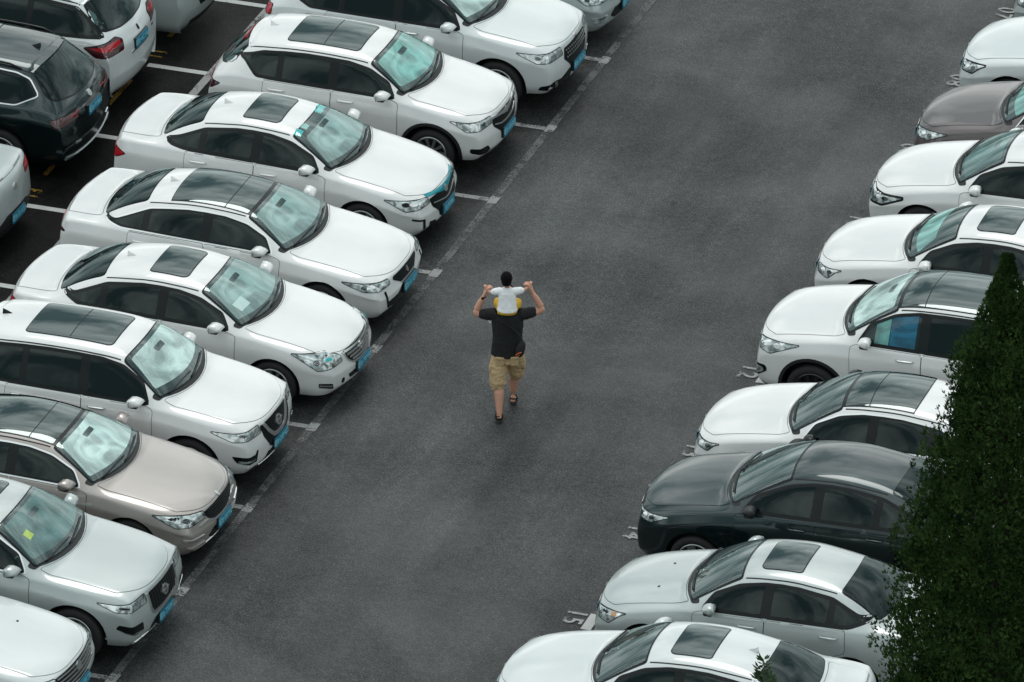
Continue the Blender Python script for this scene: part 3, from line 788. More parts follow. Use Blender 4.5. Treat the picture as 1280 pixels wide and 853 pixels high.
        hold = mesh_obj('plate_holder', [(x - sg * .006, -.23, z - .078), (x - sg * .006, .23, z - .078), (x - sg * .006, .23, z + .078), (x - sg * .006, -.23, z + .078),
                                         (x - sg * .05, -.23, z - .078), (x - sg * .05, .23, z - .078), (x - sg * .05, .23, z + .078), (x - sg * .05, -.23, z + .078)],
                        [(0, 1, 2, 3), (0, 4, 5, 1), (1, 5, 6, 2), (2, 6, 7, 3), (3, 7, 4, 0)], 'black_plastic', c.root)
        return o
    def emblem(c, z, kind='disc', r=.055, rear=False, m='chrome', y=0, off=.016):
        fr = 'rear' if rear else 'front'; P, n = c.hit(c.F[fr], (y, z))
        fo_ = [(r * 1.15 * math.cos(t), z + r * math.sin(t)) for t in np.linspace(0, 2 * math.pi, 16)[:-1]]
        if kind == 'disc': return c.patch('emblem', fr, fo_, m, off, grid=.05)
        if kind == 'ring':
            t = np.linspace(0, 2 * math.pi, 19); q = [(r * 1.2 * math.cos(a), z + r * math.sin(a)) for a in t] + [(.62 * r * 1.2 * math.cos(a), z + .62 * r * math.sin(a)) for a in t[::-1]]
            q[18] = (r * 1.2 * math.cos(t[18] - .03), z + r * math.sin(t[18] - .03)); q[19] = (.62 * r * 1.2 * math.cos(t[18] - .03), z + .62 * r * math.sin(t[18] - .03))
            o = c.patch('emblem', fr, q, m, off, grid=.04); b_ = c.bar('emblem_bar', [(-r * 1.5, z), (r * 1.5, z)], .022, m, off + .002, o, fr); return o
        if kind == 'tall': return c.patch('emblem', fr, [(0, z + r), (r * .45, z + r * .3), (r * .5, z - r * .6), (0, z - r), (-r * .5, z - r * .6), (-r * .3, z + r * .4)], m, off, grid=.05)
    def taillight(c, pts, m='lamp_red', inner=None, rnd=.025):
        o = rounded(c.corner(pts, 'rcorner'), rnd, 3)
        a = c.patch('tail_light', 'rcorner', o, m, .009, mirror=True, grid=.05)
        b = c.patch('tail_light_surround', 'rcorner', offset(o, .010), 'gloss_black', .004, mirror=True, grid=.05)
        for x, y in zip(a, b): y.parent = x
        if inner:
            q = rounded(c.corner(inner[0], 'rcorner'), .012, 2); e = c.patch('lamp', 'rcorner', q, inner[1], .0115, mirror=True, grid=.04)
            if e:
                for x, y in zip(a, e): y.parent = x
        return a

_tx = {}
def text_mesh(s, size):
    if s in _tx: return _tx[s]
    cu = bpy.data.curves.new('t', 'FONT'); cu.body = s; cu.size = size; cu.align_x = 'CENTER'; cu.align_y = 'CENTER'; cu.extrude = .0015; cu.offset = .0016; cu.resolution_u = 2
    o = bpy.data.objects.new('t', cu); col.objects.link(o); dg = bpy.context.evaluated_depsgraph_get(); e = o.evaluated_get(dg)
    me = bpy.data.meshes.new_from_object(e); bpy.data.objects.remove(o)
    me.materials.clear(); me.materials.append(M['plate_char']); me.name = 'plate_lettering'; _tx[s] = me; return me

_wh = {}
def wheel_part(what, key):
    if (what, key) in _wh: return _wh[what, key]
    r, n, al = key; bm = bmesh.new(); w_ = .205; rr = r * .69
    def lathe(prof, seg=40):
        rings = []
        for k in range(seg):
            t = 2 * math.pi * k / seg; rings.append([bm.verts.new((q[1] * math.cos(t), q[0], q[1] * math.sin(t))) for q in prof])
        for k in range(seg):
            a, b = rings[k], rings[(k + 1) % seg]
            for i in range(len(prof) - 1): bm.faces.new((a[i], a[i + 1], b[i + 1], b[i]))
    # outer face at y=0, inner at y=+w_
    if what == 'tyre':
        lathe([(.03, rr - .01), (.004, rr + .015), (.0, rr + .05), (.012, r - .022), (.03, r - .004), (.06, r), (w_ - .04, r), (w_ - .01, r - .01), (w_, r - .04), (w_, rr)])
        for k in range(3): pass
        m = 'rubber'
    elif what == 'rim':
        lathe([(.035, rr - .03), (.012, rr - .022), (.008, rr - .004), (.02, rr + .012)]); lathe([(.035, rr - .03), (.17, rr - .04)])
        for k in range(n):
            for da in ((0,) if n > 5 else (-.11, .11)):
                a = 2 * math.pi * k / n + da; hw_ = (.028 if n <= 5 else .019)
                ca, sa = math.cos(a), math.sin(a); ta, tb = -sa, ca
                P = []
                for (rd, wd, y) in ((.035, hw_ * 1.1, .030), (rr * .5, hw_ * .8, .022), (rr - .015, hw_ * 1.25, .016)):
                    for s_ in (-1, 1): P.append(bm.verts.new((rd * ca + ta * wd * s_, y, rd * sa + tb * wd * s_)))
                    for s_ in (1, -1): P.append(bm.verts.new((rd * ca + ta * wd * s_, y + .03, rd * sa + tb * wd * s_)))
                for q in range(2):
                    for e in range(4): bm.faces.new((P[q * 4 + e], P[q * 4 + (e + 1) % 4], P[q * 4 + 4 + (e + 1) % 4], P[q * 4 + 4 + e]))
        lathe([(.012, .0001), (.014, .035), (.03, .062), (.06, .064)], 20)
        m = al
    else:
        lathe([(.075, .0001), (.075, rr - .06), (.085, rr - .035), (.19, rr - .035)], 24); m = 'rubber'
    bmesh.ops.recalc_face_normals(bm, faces=bm.faces)
    me = bpy.data.meshes.new(what); bm.to_mesh(me); bm.free(); me.materials.append(M[m])
    if what == 'tyre': me.polygons.foreach_set('use_smooth', [True] * len(me.polygons))
    _wh[what, key] = me; return me
#CARS
# ------------------------------------------------------------------ ground, bays and markings
def sheet(name, x0, x1, y0, y1, z, m, parent=None, kind='structure'):
    x0, x1, y0, y1 = x0 * K, x1 * K, y0 * K, y1 * K
    o = mesh_obj(name, [(x0, y0, z), (x1, y0, z), (x1, y1, z), (x0, y1, z)], [(0, 1, 2, 3)], m, parent)
    if kind and parent is None: o['kind'] = kind
    return o
sheet('ground', -260, 260, -260, 420, -.02, 'lane_asphalt')
sheet('driving_lane', .7, 4.7, -60, 60, -.004, 'lane_asphalt')
bl = sheet('parking_bays_left', -18, .7, -60, 60, -.004, 'shaded_bay_asphalt')
br = sheet('parking_bays_right', 4.7, 30, -60, 60, -.004, 'shaded_bay_asphalt_right')
def line(pts_x0, x1, y0, y1, m, z=.004, parent=None):
    return sheet('painted_line', pts_x0, x1, y0, y1, z, m, parent, None)
for k in range(-4, 12):
    y = -2.5 * k
    line(-5.2, .0, y - .055, y + .055, 'line_paint', .0, bl) if False else None
    line(-5.27, -.07, y - .055 + .02, y + .055 + .02, 'line_paint_worn' if k in (3, ) else 'line_paint', .0, bl)
    line(-6.33, -5.40, y + .11, y + .23, 'line_paint_fresh', .0, bl)
    line(-.06, .08, y - .10, y + .14, 'line_paint', .006, bl)
    line(-6.42, -6.34, y - 1.32, y - .40, 'line_paint_yellow', .0, bl)
line(-.06, .06, -60, 20, 'line_paint_worn', .003, bl)
line(-5.40, -5.27, -60, 20, 'line_paint', .003, bl)
for k in range(-5, 11):
    y = -13.84 + 2.5 * k - 1.25 + .08
    line(5.50, 10.3, y - .055, y + .055, 'line_paint', .0, br)
    line(5.30, 5.44, y + .78, y + 1.22, 'line_paint_fresh', .006, br)
line(5.33, 5.44, -60, 20, 'line_paint_worn', .003, br)
def ground_text(s, x, y, rz, size, m, parent, squash=1):
    cu = bpy.data.curves.new('t', 'FONT'); cu.body = s; cu.size = size; cu.align_x = 'CENTER'; cu.align_y = 'CENTER'; cu.offset = .006; cu.resolution_u = 4; cu.space_character = 1.08
    o = bpy.data.objects.new('t', cu); col.objects.link(o); dg = bpy.context.evaluated_depsgraph_get()
    me = bpy.data.meshes.new_from_object(o.evaluated_get(dg)); bpy.data.objects.remove(o); me.materials.clear(); me.materials.append(M[m])
    o = bpy.data.objects.new('bay_number', me); col.objects.link(o); o.parent = parent; o.location = (x * K, y * K, .008); o.rotation_euler = (0, 0, rz); o.scale = (1, squash, 1)
for k, s in enumerate(['15', '14', '13', '12', '11', '10', '09', '08', '07']):
    ground_text(s, 5.12, -13.84 + 2.5 * k - .11, -math.pi / 2, .37, 'number_paint', br, 1.0)
for k, s in enumerate(['11', '12', '13', '14']):
    ground_text(s, -6.3, .55 - 2.5 * k, math.pi / 2, .30, 'line_paint_yellow', bl)

# ------------------------------------------------------------------ the cars
GL = 'cars parked in the row left of the lane'; GR = 'cars parked in the row right of the lane'; GB = 'cars parked tail-on at the upper left'
def std_head(c, hf, z0, z1, zi, y0=.50, s1=.62, **k):
    """a usual wrap-round lamp: lower edge z0, upper edge z1 at the side, inner corner height zi"""
    return c.headlight([('f', y0, zi), ('f', y0 + .02, hf - .07), ('s', .36, z1 - .03), ('s', s1, z1 - .005), ('s', s1 - .09, z1 - .05), ('s', .34, z0 + .025)], **k)

# A: silver car at the top edge, only its bumper in frame
c = Car('parked_car', 'silver grey car at the top edge, only its front bumper and plate in view', 'car', -.05, 3.74, 1, 'paint_silver', GL, hf=.80, roof='sun')
std_head(c, .80, .60, .82, .64)
c.fpatch('grille', [(0, .72), (.45, .71), (.50, .62), (0, .60)], 'gloss_black'); c.bar('grille_bar', [(-.46, .665), (.46, .665)], .02, 'chrome')
c.fpatch('air_intake', [(0, .50), (.42, .49), (.52, .40), (.40, .33), (0, .32)], 'gloss_black')
c.patch('fog_lamp', 'fcorner', rounded(c.corner([('f', .60, .36), ('f', .60, .45), ('s', .28, .44), ('s', .24, .36)]), .02), 'lamp_lens', .01, mirror=True, grid=.05)
c.plate(.45, '粤B·6S231')

# B: white SUV with the dotted grille
c = Car('parked_car', 'white SUV with a dotted black grille, upper end of the left row', 'car', -.0, 1.36, 1, 'paint_white_cool', GL,
        kind='suv', L=4.62, W=1.85, H=1.68, hf=.97, roof='long', spokes=10, handle='chrome', fuel=True, cw=1.18, rf=1.95, rails=None, dl0=.30, shade='sunshade_or_sky_silver', shade1=-.14)  # silver patch stands in for sky reflected in this windscreen
std_head(c, .97, .72, .92, .76, .44, .66)
g_ = c.fpatch('grille', [(0, .86), (.40, .84), (.46, .70), (.30, .56), (.26, .44), (0, .42)], 'gloss_black', .006)
for zz in (.80, .75, .70):
    for i in range(13):
        y = -.36 + i * .06 + (.03 if int(zz * 100) % 10 == 5 else 0)
        q = c.patch('grille_stud', 'front', [(y - .017, zz), (y, zz - .013), (y + .017, zz), (y, zz + .013)], 'chrome', .013, grid=.05); q.parent = g_
c.patch('bumper_insert', 'fcorner', rounded(c.corner([('f', .24, .42), ('f', .30, .52), ('f', .52, .44), ('f', .70, .46), ('s', .30, .40), ('s', .34, .34), ('f', .55, .32), ('f', .28, .32)]), .02), 'gloss_black', .006, mirror=True, grid=.05)
c.patch('fog_light', 'fcorner', rounded(c.corner([('f', .58, .33), ('f', .64, .44), ('f', .70, .44), ('f', .64, .33)]), .01), 'chrome', .012, mirror=True, grid=.05)
c.emblem(.885, 'disc', .02); c.plate(.50, '粤B·3H7L2'); c.taillight([('r', .55, .95), ('r', .60, 1.05), ('s', 4.28, 1.08), ('s', 4.30, .95)])

# C: white crossover hatch
c = Car('parked_car', 'white hatchback crossover with a long dark sunroof, bright teal sunshade and wide chrome grille bar', 'car', -.24, -1.08, 1, 'paint_white', GL,
        kind='hatch', L=4.32, W=1.78, H=1.55, wb=2.61, fo=.86, hf=.90, hc=1.06, cw=1.10, rf=1.78, rr=3.62, rb=4.14, hd=1.10, r=.335, z0=.24,
        bp=2.32, cp=3.10, de=3.74, dez=.20, kick=True, roof='long', srl=1.05, shade='sunshade_teal', cladding=True, spokes=10, dl0=.30)
std_head(c, .90, .66, .86, .72, .42, .60, proj=[(.0, 0, .05, .03, 'chrome')])
g_ = c.fpatch('grille', [(0, .80), (.46, .78), (.44, .66), (.26, .52), (.22, .40), (0, .39)], 'gloss_black', .006)
c.bar('grille_bar', [(-.62, .80), (-.34, .775), (0, .74), (.34, .775), (.62, .80)], [.03] * 4 + [.055] * 2 + [.03] * 4, 'chrome', .014, g_)
c.bar('grille_bar', [(-.40, .68), (-.2, .63), (.2, .63), (.40, .68)], .018, 'chrome', .012, g_)
c.emblem(.75, 'disc', .042)
c.patch('fog_lamp_recess', 'fcorner', rounded(c.corner([('f', .52, .36), ('f', .60, .45), ('s', .30, .45), ('s', .30, .38), ('f', .60, .33)]), .03), 'gloss_black', .006, mirror=True, grid=.05)
c.fpatch('lower_lip', [(0, .27), (.5, .28), (.5, .24), (0, .23)], 'black_plastic', .012)
c.plate(.48, '粤B·58G6R')
c.taillight([('r', .62, .88), ('r', .66, 1.02), ('s', 4.17, 1.02), ('s', 3.96, .92), ('s', 4.10, .84)], 'lamp_dark_red', ([('r', .66, .92), ('r', .66, 1.0), ('s', 4.17, 1.0), ('s', 4.10, .93)], 'lamp_red'))
q = c.bar('brake_light', [(-.26, 1.36), (.26, 1.36)], .035, 'lamp_red', .02, fr='rear')

# D: white sedan with teal trim
c = Car('parked_car', 'white sedan with a teal strip over its grille and teal stickers on the windscreen', 'car', -.26, -3.64, 1, 'paint_white', GL,
        nose=1.1, wf0=.84, L=4.74, W=1.78, H=1.49, wb=2.67, fo=.95, hf=.79, hc=1.00, cw=1.25, rf=2.02, rr=3.36, rb=4.08, hd=1.09, roof='sun', shade='reflected_sky_grey', shade1=-.16, de=3.84,
        stickers=[(1.96, -.52, .10, .13, 'sticker_teal'), (1.94, -.34, .09, .12, 'sunshade_teal'), (1.93, .18, .09, .14, 'sticker_teal'), (1.95, .33, .10, .12, 'sticker_teal')], jets=False, spokes=7)
std_head(c, .79, .56, .78, .62, .46, .66, proj=[(-.05, .0, .05, .03, 'gloss_black'), (.06, .0, .06, .028, 'chrome')])
g_ = c.fpatch('grille', [(0, .69), (.47, .68), (.44, .56), (.30, .44), (.26, .36), (0, .35)], 'gloss_black', .006)
c.bar('teal_grille_strip', [(-.50, .735), (-.3, .715), (0, .68), (.3, .715), (.50, .735)], [.03, .035, .04, .06, .085, .085, .06, .04, .035, .03], 'teal_trim', .014, g_)
c.emblem(.655, 'disc', .05); c.bar('grille_bar', [(-.40, .60), (0, .53), (.40, .60)], .014, 'chrome', .011, g_)
c.patch('bumper_slot', 'fcorner', rounded(c.corner([('f', .60, .30), ('f', .64, .46), ('s', .26, .50), ('s', .26, .47), ('f', .68, .44), ('f', .65, .30)]), .01), 'gloss_black', .007, mirror=True, grid=.04)
c.patch('lower_intake', 'fcorner', rounded(c.corner([('f', .34, .28), ('f', .36, .34), ('f', .52, .37), ('f', .50, .28)]), .01), 'gloss_black', .007, mirror=True, grid=.04)
c.plate(.42, 'B·J9386'); c.taillight([('r', .52, .80), ('r', .56, .95), ('s', 4.60, .96), ('s', 4.40, .87), ('s', 4.56, .78)])

# E: white sedan, panoramic roof
c = Car('parked_car', 'white sedan with a large glass roof and a slim black grille, left row', 'car', .07, -6.20, 1, 'paint_white', GL,
        nose=.8, wf0=.90, wr0=.91, sideline=.9, hoodline=.8, L=4.87, W=1.86, H=1.45, wb=2.85, fo=.95, hf=.78, hc=.97, cw=1.30, rf=2.05, rr=3.52, rb=4.28, hd=1.06, roof='pano', shade='reflected_sky_grey', pend=3.22, de=4.12, dez=.07, bp=2.62, cp=3.48, chrome_dlo=True, spokes=7, yr=.56, dl0=.36)
std_head(c, .78, .58, .76, .62, .50, .68)
c.patch('headlight_fang', 'fcorner', rounded(c.corner([('f', .66, .58), ('f', .70, .58), ('f', .62, .32), ('f', .58, .31)]), .008), 'gloss_black', .008, mirror=True, grid=.04)
g_ = c.fpatch('grille', [(0, .70), (.42, .69), (.44, .65), (.24, .54), (0, .54)], 'gloss_black', .006)
c.fpatch('lower_intake', [(0, .52), (.27, .51), (.36, .43), (.66, .41), (.64, .33), (.4, .30), (0, .29)], 'gloss_black', .007)
c.emblem(.63, 'tall', .045); c.bar('grille_bar', [(-.26, .545), (.26, .545)], .016, 'chrome', .012, g_)
c.plate(.45, '粤B·A1Q31')
c.taillight([('r', .50, .82), ('r', .52, .92), ('s', 4.74, .95), ('s', 4.62, .86), ('s', 4.78, .80)], 'lamp_dark_red', ([('r', .60, .85), ('r', .62, .92), ('s', 4.78, .93), ('s', 4.76, .86)], 'lamp_red'))

# F: white sedan, chrome bar grille
c = Car('parked_car', 'white sedan with a broad chrome bar grille and a white paper under the windscreen', 'car', .28, -8.68, 1, 'paint_white', GL,
        nose=1.25, wf0=.84, sideline=.2, hoodline=.3, wr0=.84, L=4.86, W=1.80, H=1.49, wb=2.775, fo=.97, hf=.80, hc=1.00, cw=1.25, rf=2.02, rr=3.42, rb=4.20, hd=1.07, roof='sun', sr0=.27, paper=-.42, bp=2.55, cp=3.38, de=4.00, dez=.10, shade='reflected_sky_grey', spokes=10, yr=.57)
std_head(c, .80, .54, .84, .62, .48, .74, proj=[(-.07, -.02, .04, .034, 'dark_window'), (-.07, -.02, .024, .02, 'chrome'), (.10, 0, .05, .016, 'sticker_teal')])
g_ = c.fpatch('grille', [(0, .75), (.44, .74), (.38, .60), (.26, .53), (0, .52)], 'gloss_black', .006)
for k, zz in enumerate((.725, .675, .625, .575)): c.bar('grille_bar', [(-.42 + k * .045, zz), (0, zz - .012), (.42 - k * .045, zz)], .026, 'chrome', .013, g_)
c.bar('grille_frame', [(-.45, .74), (-.38, .60), (-.26, .525), (.26, .525), (.38, .60), (.45, .74)], .02, 'chrome', .013, g_)
c.emblem(.655, 'ring', .055, off=.02)
c.fpatch('lower_intake', [(0, .42), (.40, .41), (.36, .34), (0, .33)], 'gloss_black', .007)
c.patch('fog_lamp_recess', 'fcorner', rounded(c.corner([('f', .70, .32), ('f', .72, .40), ('s', .34, .41), ('s', .34, .35)]), .015), 'gloss_black', .007, mirror=True, grid=.04)
c.patch('fog_lamp_trim', 'fcorner', rounded(c.corner([('f', .72, .355), ('f', .72, .375), ('s', .33, .39), ('s', .33, .37)]), .005), 'chrome', .012, mirror=True, grid=.04)
c.patch('parking_sensor', 'front', [(-.52 + .03 * math.cos(t), .37 + .04 * math.sin(t)) for t in np.linspace(0, 6.28, 12)[:-1]], 'gloss_black', .009, grid=.04)
c.plate(.44, '粤B·70M85'); c.taillight([('r', .50, .82), ('r', .55, .94), ('s', 4.70, .97), ('s', 4.52, .92), ('s', 4.66, .82)])

# G: white SUV, V grille
c = Car('parked_car', 'white SUV with a chrome V grille and a bright silver sunshade across its windscreen', 'car', .04, -11.30, 1, 'paint_white', GL,
        nose=.95, hoodline=.7, kind='suv', L=4.69, W=1.83, H=1.70, wb=2.705, fo=.94, hf=.96, hc=1.12, cw=1.18, rf=1.88, roof='long', srl=1.20, shade='sunshade_or_sky_silver', shade0=.12, handle='chrome', spokes=10, rails=None, dl0=.32, finm='gloss_black')
std_head(c, .96, .72, .90, .76, .46, .66, proj=[(-.05, -.01, .04, .018, 'chrome'), (.05, .0, .05, .018, 'dark_window')])
g_ = c.fpatch('grille', [(0, .87), (.48, .85), (.44, .68), (.30, .50), (.24, .48), (0, .48)], 'gloss_black', .006)
c.bar('grille_bar', [(-.40, .86), (-.31, .72), (-.17, .60), (.17, .60), (.31, .72), (.40, .86)], .055, 'chrome', .014, g_)
c.emblem(.74, 'ring', .07, off=.016)
c.fpatch('lower_intake', [(0, .44), (.34, .44), (.50, .31), (0, .30)], 'gloss_black', .007)
c.bar('lower_bar', [(-.52, .315), (-.3, .30), (.3, .30), (.52, .315)], .022, 'chrome', .016)
c.patch('fog_lamp_recess', 'fcorner', rounded(c.corner([('f', .62, .42), ('f', .60, .58), ('f', .63, .58), ('f', .66, .53), ('s', .36, .55), ('s', .30, .46), ('f', .76, .42)]), .01), 'gloss_black', .007, mirror=True, grid=.04)
c.patch('fog_lamp', 'fcorner', rounded(c.corner([('f', .66, .445), ('f', .66, .475), ('s', .28, .49), ('s', .28, .46)]), .01), 'lamp_lens', .012, mirror=True, grid=.04)
c.plate(.48, '粤B·D8M23', tilt=0)

# H: champagne sedan
c = Car('parked_car', 'champagne beige sedan with a dark glass roof and a chrome framed mesh grille', 'car', .10, -13.60, 1, 'paint_champagne', GL,
        nose=1.0, wf0=.88, L=4.85, W=1.86, H=1.47, wb=2.805, fo=.96, hf=.79, hc=.99, cw=1.30, rf=2.06, rr=3.48, rb=4.24, hd=1.07, roof='pano', de=4.0, chrome_dlo=True, shade='sunshade_or_sky_silver', bp=2.60, cp=3.42, spokes=10)
std_head(c, .79, .58, .80, .62, .42, .68, proj=[(.05, -.01, .05, .025, 'dark_window'), (-.06, -.01, .04, .02, 'chrome')])
g_ = c.fpatch('grille', [(0, .72), (.46, .70), (.40, .60), (.26, .53), (0, .53)], 'gloss_black', .006)
for zz in (.69, .66, .63, .60, .57): c.bar('grille_slat', [(-.38, zz), (.38, zz)], .006, 'dark_alloy', .010, g_)
c.bar('grille_frame', [(-.60, .565), (-.40, .575), (-.24, .52), (.24, .52), (.40, .575), (.60, .565)], .026, 'chrome', .014, g_)
c.emblem(.745, 'disc', .022)
c.fpatch('lower_intake', [(0, .44), (.30, .43), (.42, .35), (.3, .29), (0, .29)], 'gloss_black', .007)
c.patch('bumper_fin', 'fcorner', rounded(c.corner([('f', .52, .40), ('f', .52, .43), ('s', .26, .46), ('s', .24, .43)]), .008), 'chrome', .014, mirror=True, grid=.04)
c.patch('bumper_fin', 'fcorner', rounded(c.corner([('f', .48, .29), ('f', .50, .33), ('f', .80, .34), ('f', .72, .30)]), .008), 'paint_champagne', .018, mirror=True, grid=.04)
c.bar('lower_lip', [(-.70, .27), (-.4, .235), (.4, .235), (.70, .27)], .022, 'chrome', .016)
c.patch('fender_vent', 'side', rounded([(1.44, .80), (1.64, .79), (1.66, .815), (1.46, .825)], .01), 'chrome', .008, mirror=True, grid=.05)
c.plate(.43, '粤B·E6P92')

# I: silver SUV
c = Car('parked_car', 'pale silver SUV with sharp chrome edged grille, below the champagne sedan in the left row', 'car', .30, -16.26, 1, 'paint_silver_green', GL,
        nose=.75, wf0=.93, hoodline=.9, sideline=.8, kind='suv', L=4.69, W=1.90, H=1.66, wb=2.774, fo=.90, hf=.97, hc=1.12, cw=1.24, rf=1.98, roof='long', chrome_dlo=True, shade='screen_backing_dim', spokes=5, alloy='alloy', r=.365, dl0=.30, stickers=[(1.62, -.50, .10, .12, 'sticker_yellow')])
std_head(c, .97, .74, .90, .76, .46, .60, proj=[(.0, -.01, .06, .014, 'gloss_black')])
g_ = c.fpatch('grille', [(0, .86), (.40, .86), (.44, .82), (.40, .62), (.34, .56), (0, .54)], 'gloss_black', .006, rnd=.03)
for i in range(11): c.bar('grille_slat', [(-.35 + i * .07, .59), (-.35 + i * .07, .83)], .012, 'dark_alloy', .010, g_)
c.bar('grille_frame', [(-.44, .86), (-.42, .64), (-.34, .555), (.34, .555), (.42, .64), (.44, .86)], .03, 'chrome', .014, g_)
c.emblem(.72, 'ring', .07, off=.02)
c.fpatch('lower_intake', [(0, .48), (.30, .48), (.42, .40), (.40, .30), (0, .30)], 'gloss_black', .007)
c.patch('fog_lamp_recess', 'fcorner', rounded(c.corner([('f', .60, .44), ('f', .64, .57), ('s', .30, .60), ('s', .34, .54), ('f', .80, .45)]), .02), 'gloss_black', .007, mirror=True, grid=.04)
c.patch('fog_lamp_trim', 'fcorner', rounded(c.corner([('f', .60, .43), ('f', .60, .45), ('f', .84, .48), ('s', .24, .50)]), .004), 'chrome', .012, mirror=True, grid=.04)
c.bar('lower_lip', [(-.78, .33), (-.5, .28), (.5, .28), (.78, .33)], .03, 'chrome', .016)
c.plate(.42, '粤B·7X0K1')

# J: white car in the lower left corner
c = Car('parked_car', 'white car in the bottom left corner, only its bonnet and chrome grille bars in view', 'car', .0, -18.5, 1, 'paint_white_cool', GL,
        L=4.80, W=1.85, H=1.48, hf=.84, hc=1.02, cw=1.36, rf=2.1, roof='plain', jets=True, fo=.92)
std_head(c, .84, .62, .82, .66, .52, .66)
g_ = c.fpatch('grille', [(0, .77), (.56, .76), (.52, .62), (.40, .56), (0, .54)], 'gloss_black', .006)
for zz in (.735, .685, .635, .585): c.bar('grille_bar', [(-.52, zz), (.52, zz)], .018, 'chrome', .014, g_)
c.emblem(.69, 'disc', .06, off=.02)
c.fpatch('lower_intake', [(0, .46), (.60, .44), (.62, .34), (0, .32)], 'gloss_black', .007); c.plate(.45, '粤B·2Y6T8')

# ---- right row
def rcar(k, x, label, paint_, dy=.1, **kw):
    return Car('parked_car', label, 'car', x + .10, -13.84 + 2.5 * k + dy - .33, -1, paint_, GR, **kw)
def plain_front(c, hf, z=.44):
    c.fpatch('grille', [(0, hf - .08), (.42, hf - .09), (.40, hf - .20), (.26, hf - .26), (0, hf - .26)], 'gloss_black', .006)
    c.bar('grille_bar', [(-.40, hf - .15), (.40, hf - .15)], .02, 'chrome'); c.emblem(hf - .15, 'disc', .045, off=.016)
    c.fpatch('lower_intake', [(0, z - .06), (.50, z - .07), (.54, z - .14), (0, z - .16)], 'gloss_black', .007)
    c.plate(z, '粤B·1K8%d5' % (int(hf * 100) % 10))
# T bottom
c = rcar(-1, 4.94, 'white sedan with a square sunroof along the bottom edge, lowest of the right row', 'paint_white_cool', dy=.05, L=4.75, W=1.80, H=1.46, hf=.77, hc=.97, cw=1.30, rf=2.02, rr=3.42, rb=4.14, roof='sun', srw=.40, fo=.90)
std_head(c, .77, .56, .76, .60); plain_front(c, .77)
# S silver
c = rcar(0, 5.50, 'silver sedan with an amber patch in its headlight, between the dark and lowest white cars', 'paint_silver_green', dy=-.02, sideline=.1, hoodline=.2, wr0=.92, L=4.50, W=1.78, H=1.52, wb=2.64, fo=.87, hf=.80, hc=1.02, cw=1.22, rf=1.96, rr=3.24, rb=3.96, hd=1.10, roof='sun', sr0=.20, jets=True, de=3.75, dez=.10, bp=2.38, cp=3.20, srw=.38, spokes=7, fin=False)
std_head(c, .80, .56, .80, .66, .56, .60, proj=[(-.10, .02, .032, .03, 'lamp_amber')]); plain_front(c, .80)
c.patch('fog_lamp', 'fcorner', rounded(c.corner([('f', .62, .32), ('f', .62, .39), ('f', .72, .39), ('f', .72, .32)]), .02), 'lamp_lens', .009, mirror=True, grid=.05)
# R dark green
c = rcar(1, 5.25, 'dark green-black car with a sloping roof, halfway down the right row', 'paint_dark_green', dy=.0, L=4.76, W=1.84, H=1.69, hf=.95, hc=1.15, cw=1.22, rf=2.08, rr=3.40, rb=4.35, hd=1.24, z0=.22, r=.345, roof='plain', spokes=5, de=4.1, mirror='black_plastic', fin=False, srw=.4, fo=.95)
std_head(c, .95, .74, .92, .80, .52, .62); plain_front(c, .95, .50)
# Q white sedan pano
c = rcar(2, 5.22, 'white sedan with a dark glass roof and round headlight, next above the dark green sedan', 'paint_white', dy=.02, L=4.83, W=1.83, H=1.49, hf=.77, hc=.98, cw=1.28, rf=2.02, rr=3.46, roof='pano', pend=3.02, chrome_dlo=True, mirror='gloss_black')
std_head(c, .77, .56, .74, .64, .56, .52); plain_front(c, .77)
# P white SUV
c = rcar(3, 5.26, 'white SUV with a long black glass roof and a blue shade in its side window', 'paint_white', dy=.18, kind='suv', L=4.70, W=1.88, H=1.73, wb=2.70, fo=.94, hf=1.03, hc=1.18, cw=1.20, rf=1.96, roof='pano', pend=3.8,
         shade='sunshade_or_sky_silver', side_shade='sunshade_blue', cladding=True, chrome_dlo=False, handle='chrome', spokes=10, alloy='dark_alloy', r=.365, z0=.27)
std_head(c, 1.03, .76, 1.02, .88, .62, .78, proj=[(-.08, 0, .05, .035, 'chrome')])
c.patch('fog_lamp_recess', 'fcorner', rounded(c.corner([('f', .66, .47), ('f', .70, .63), ('s', .28, .62), ('s', .30, .54), ('f', .80, .44)]), .03), 'gloss_black', .008, mirror=True, grid=.04)
c.patch('fog_lamp', 'fcorner', rounded(c.corner([('f', .70, .50), ('f', .72, .60), ('s', .24, .59), ('s', .26, .53), ('f', .80, .47)]), .03), 'lamp_lens', .013, mirror=True, grid=.04)
c.fpatch('lower_lip', [(0, .38), (.6, .38), (.8, .33), (.8, .26), (0, .26)], 'black_plastic', .008); plain_front(c, .97, .50)
# O white hatch/sedan
c = rcar(4, 5.19, 'white sedan with a dark sunroof, directly above the SUV with the blue window shade', 'paint_white', dy=.50, L=4.58, W=1.80, H=1.47, hf=.80, hc=.99, cw=1.26, rf=2.00, rr=3.32, rb=4.02, roof='sun', shade='sunshade_teal', shade0=.14, shade1=-.30, sr0=.24, de=3.80)
std_head(c, .80, .56, .77, .68, .60, .56); plain_front(c, .80)
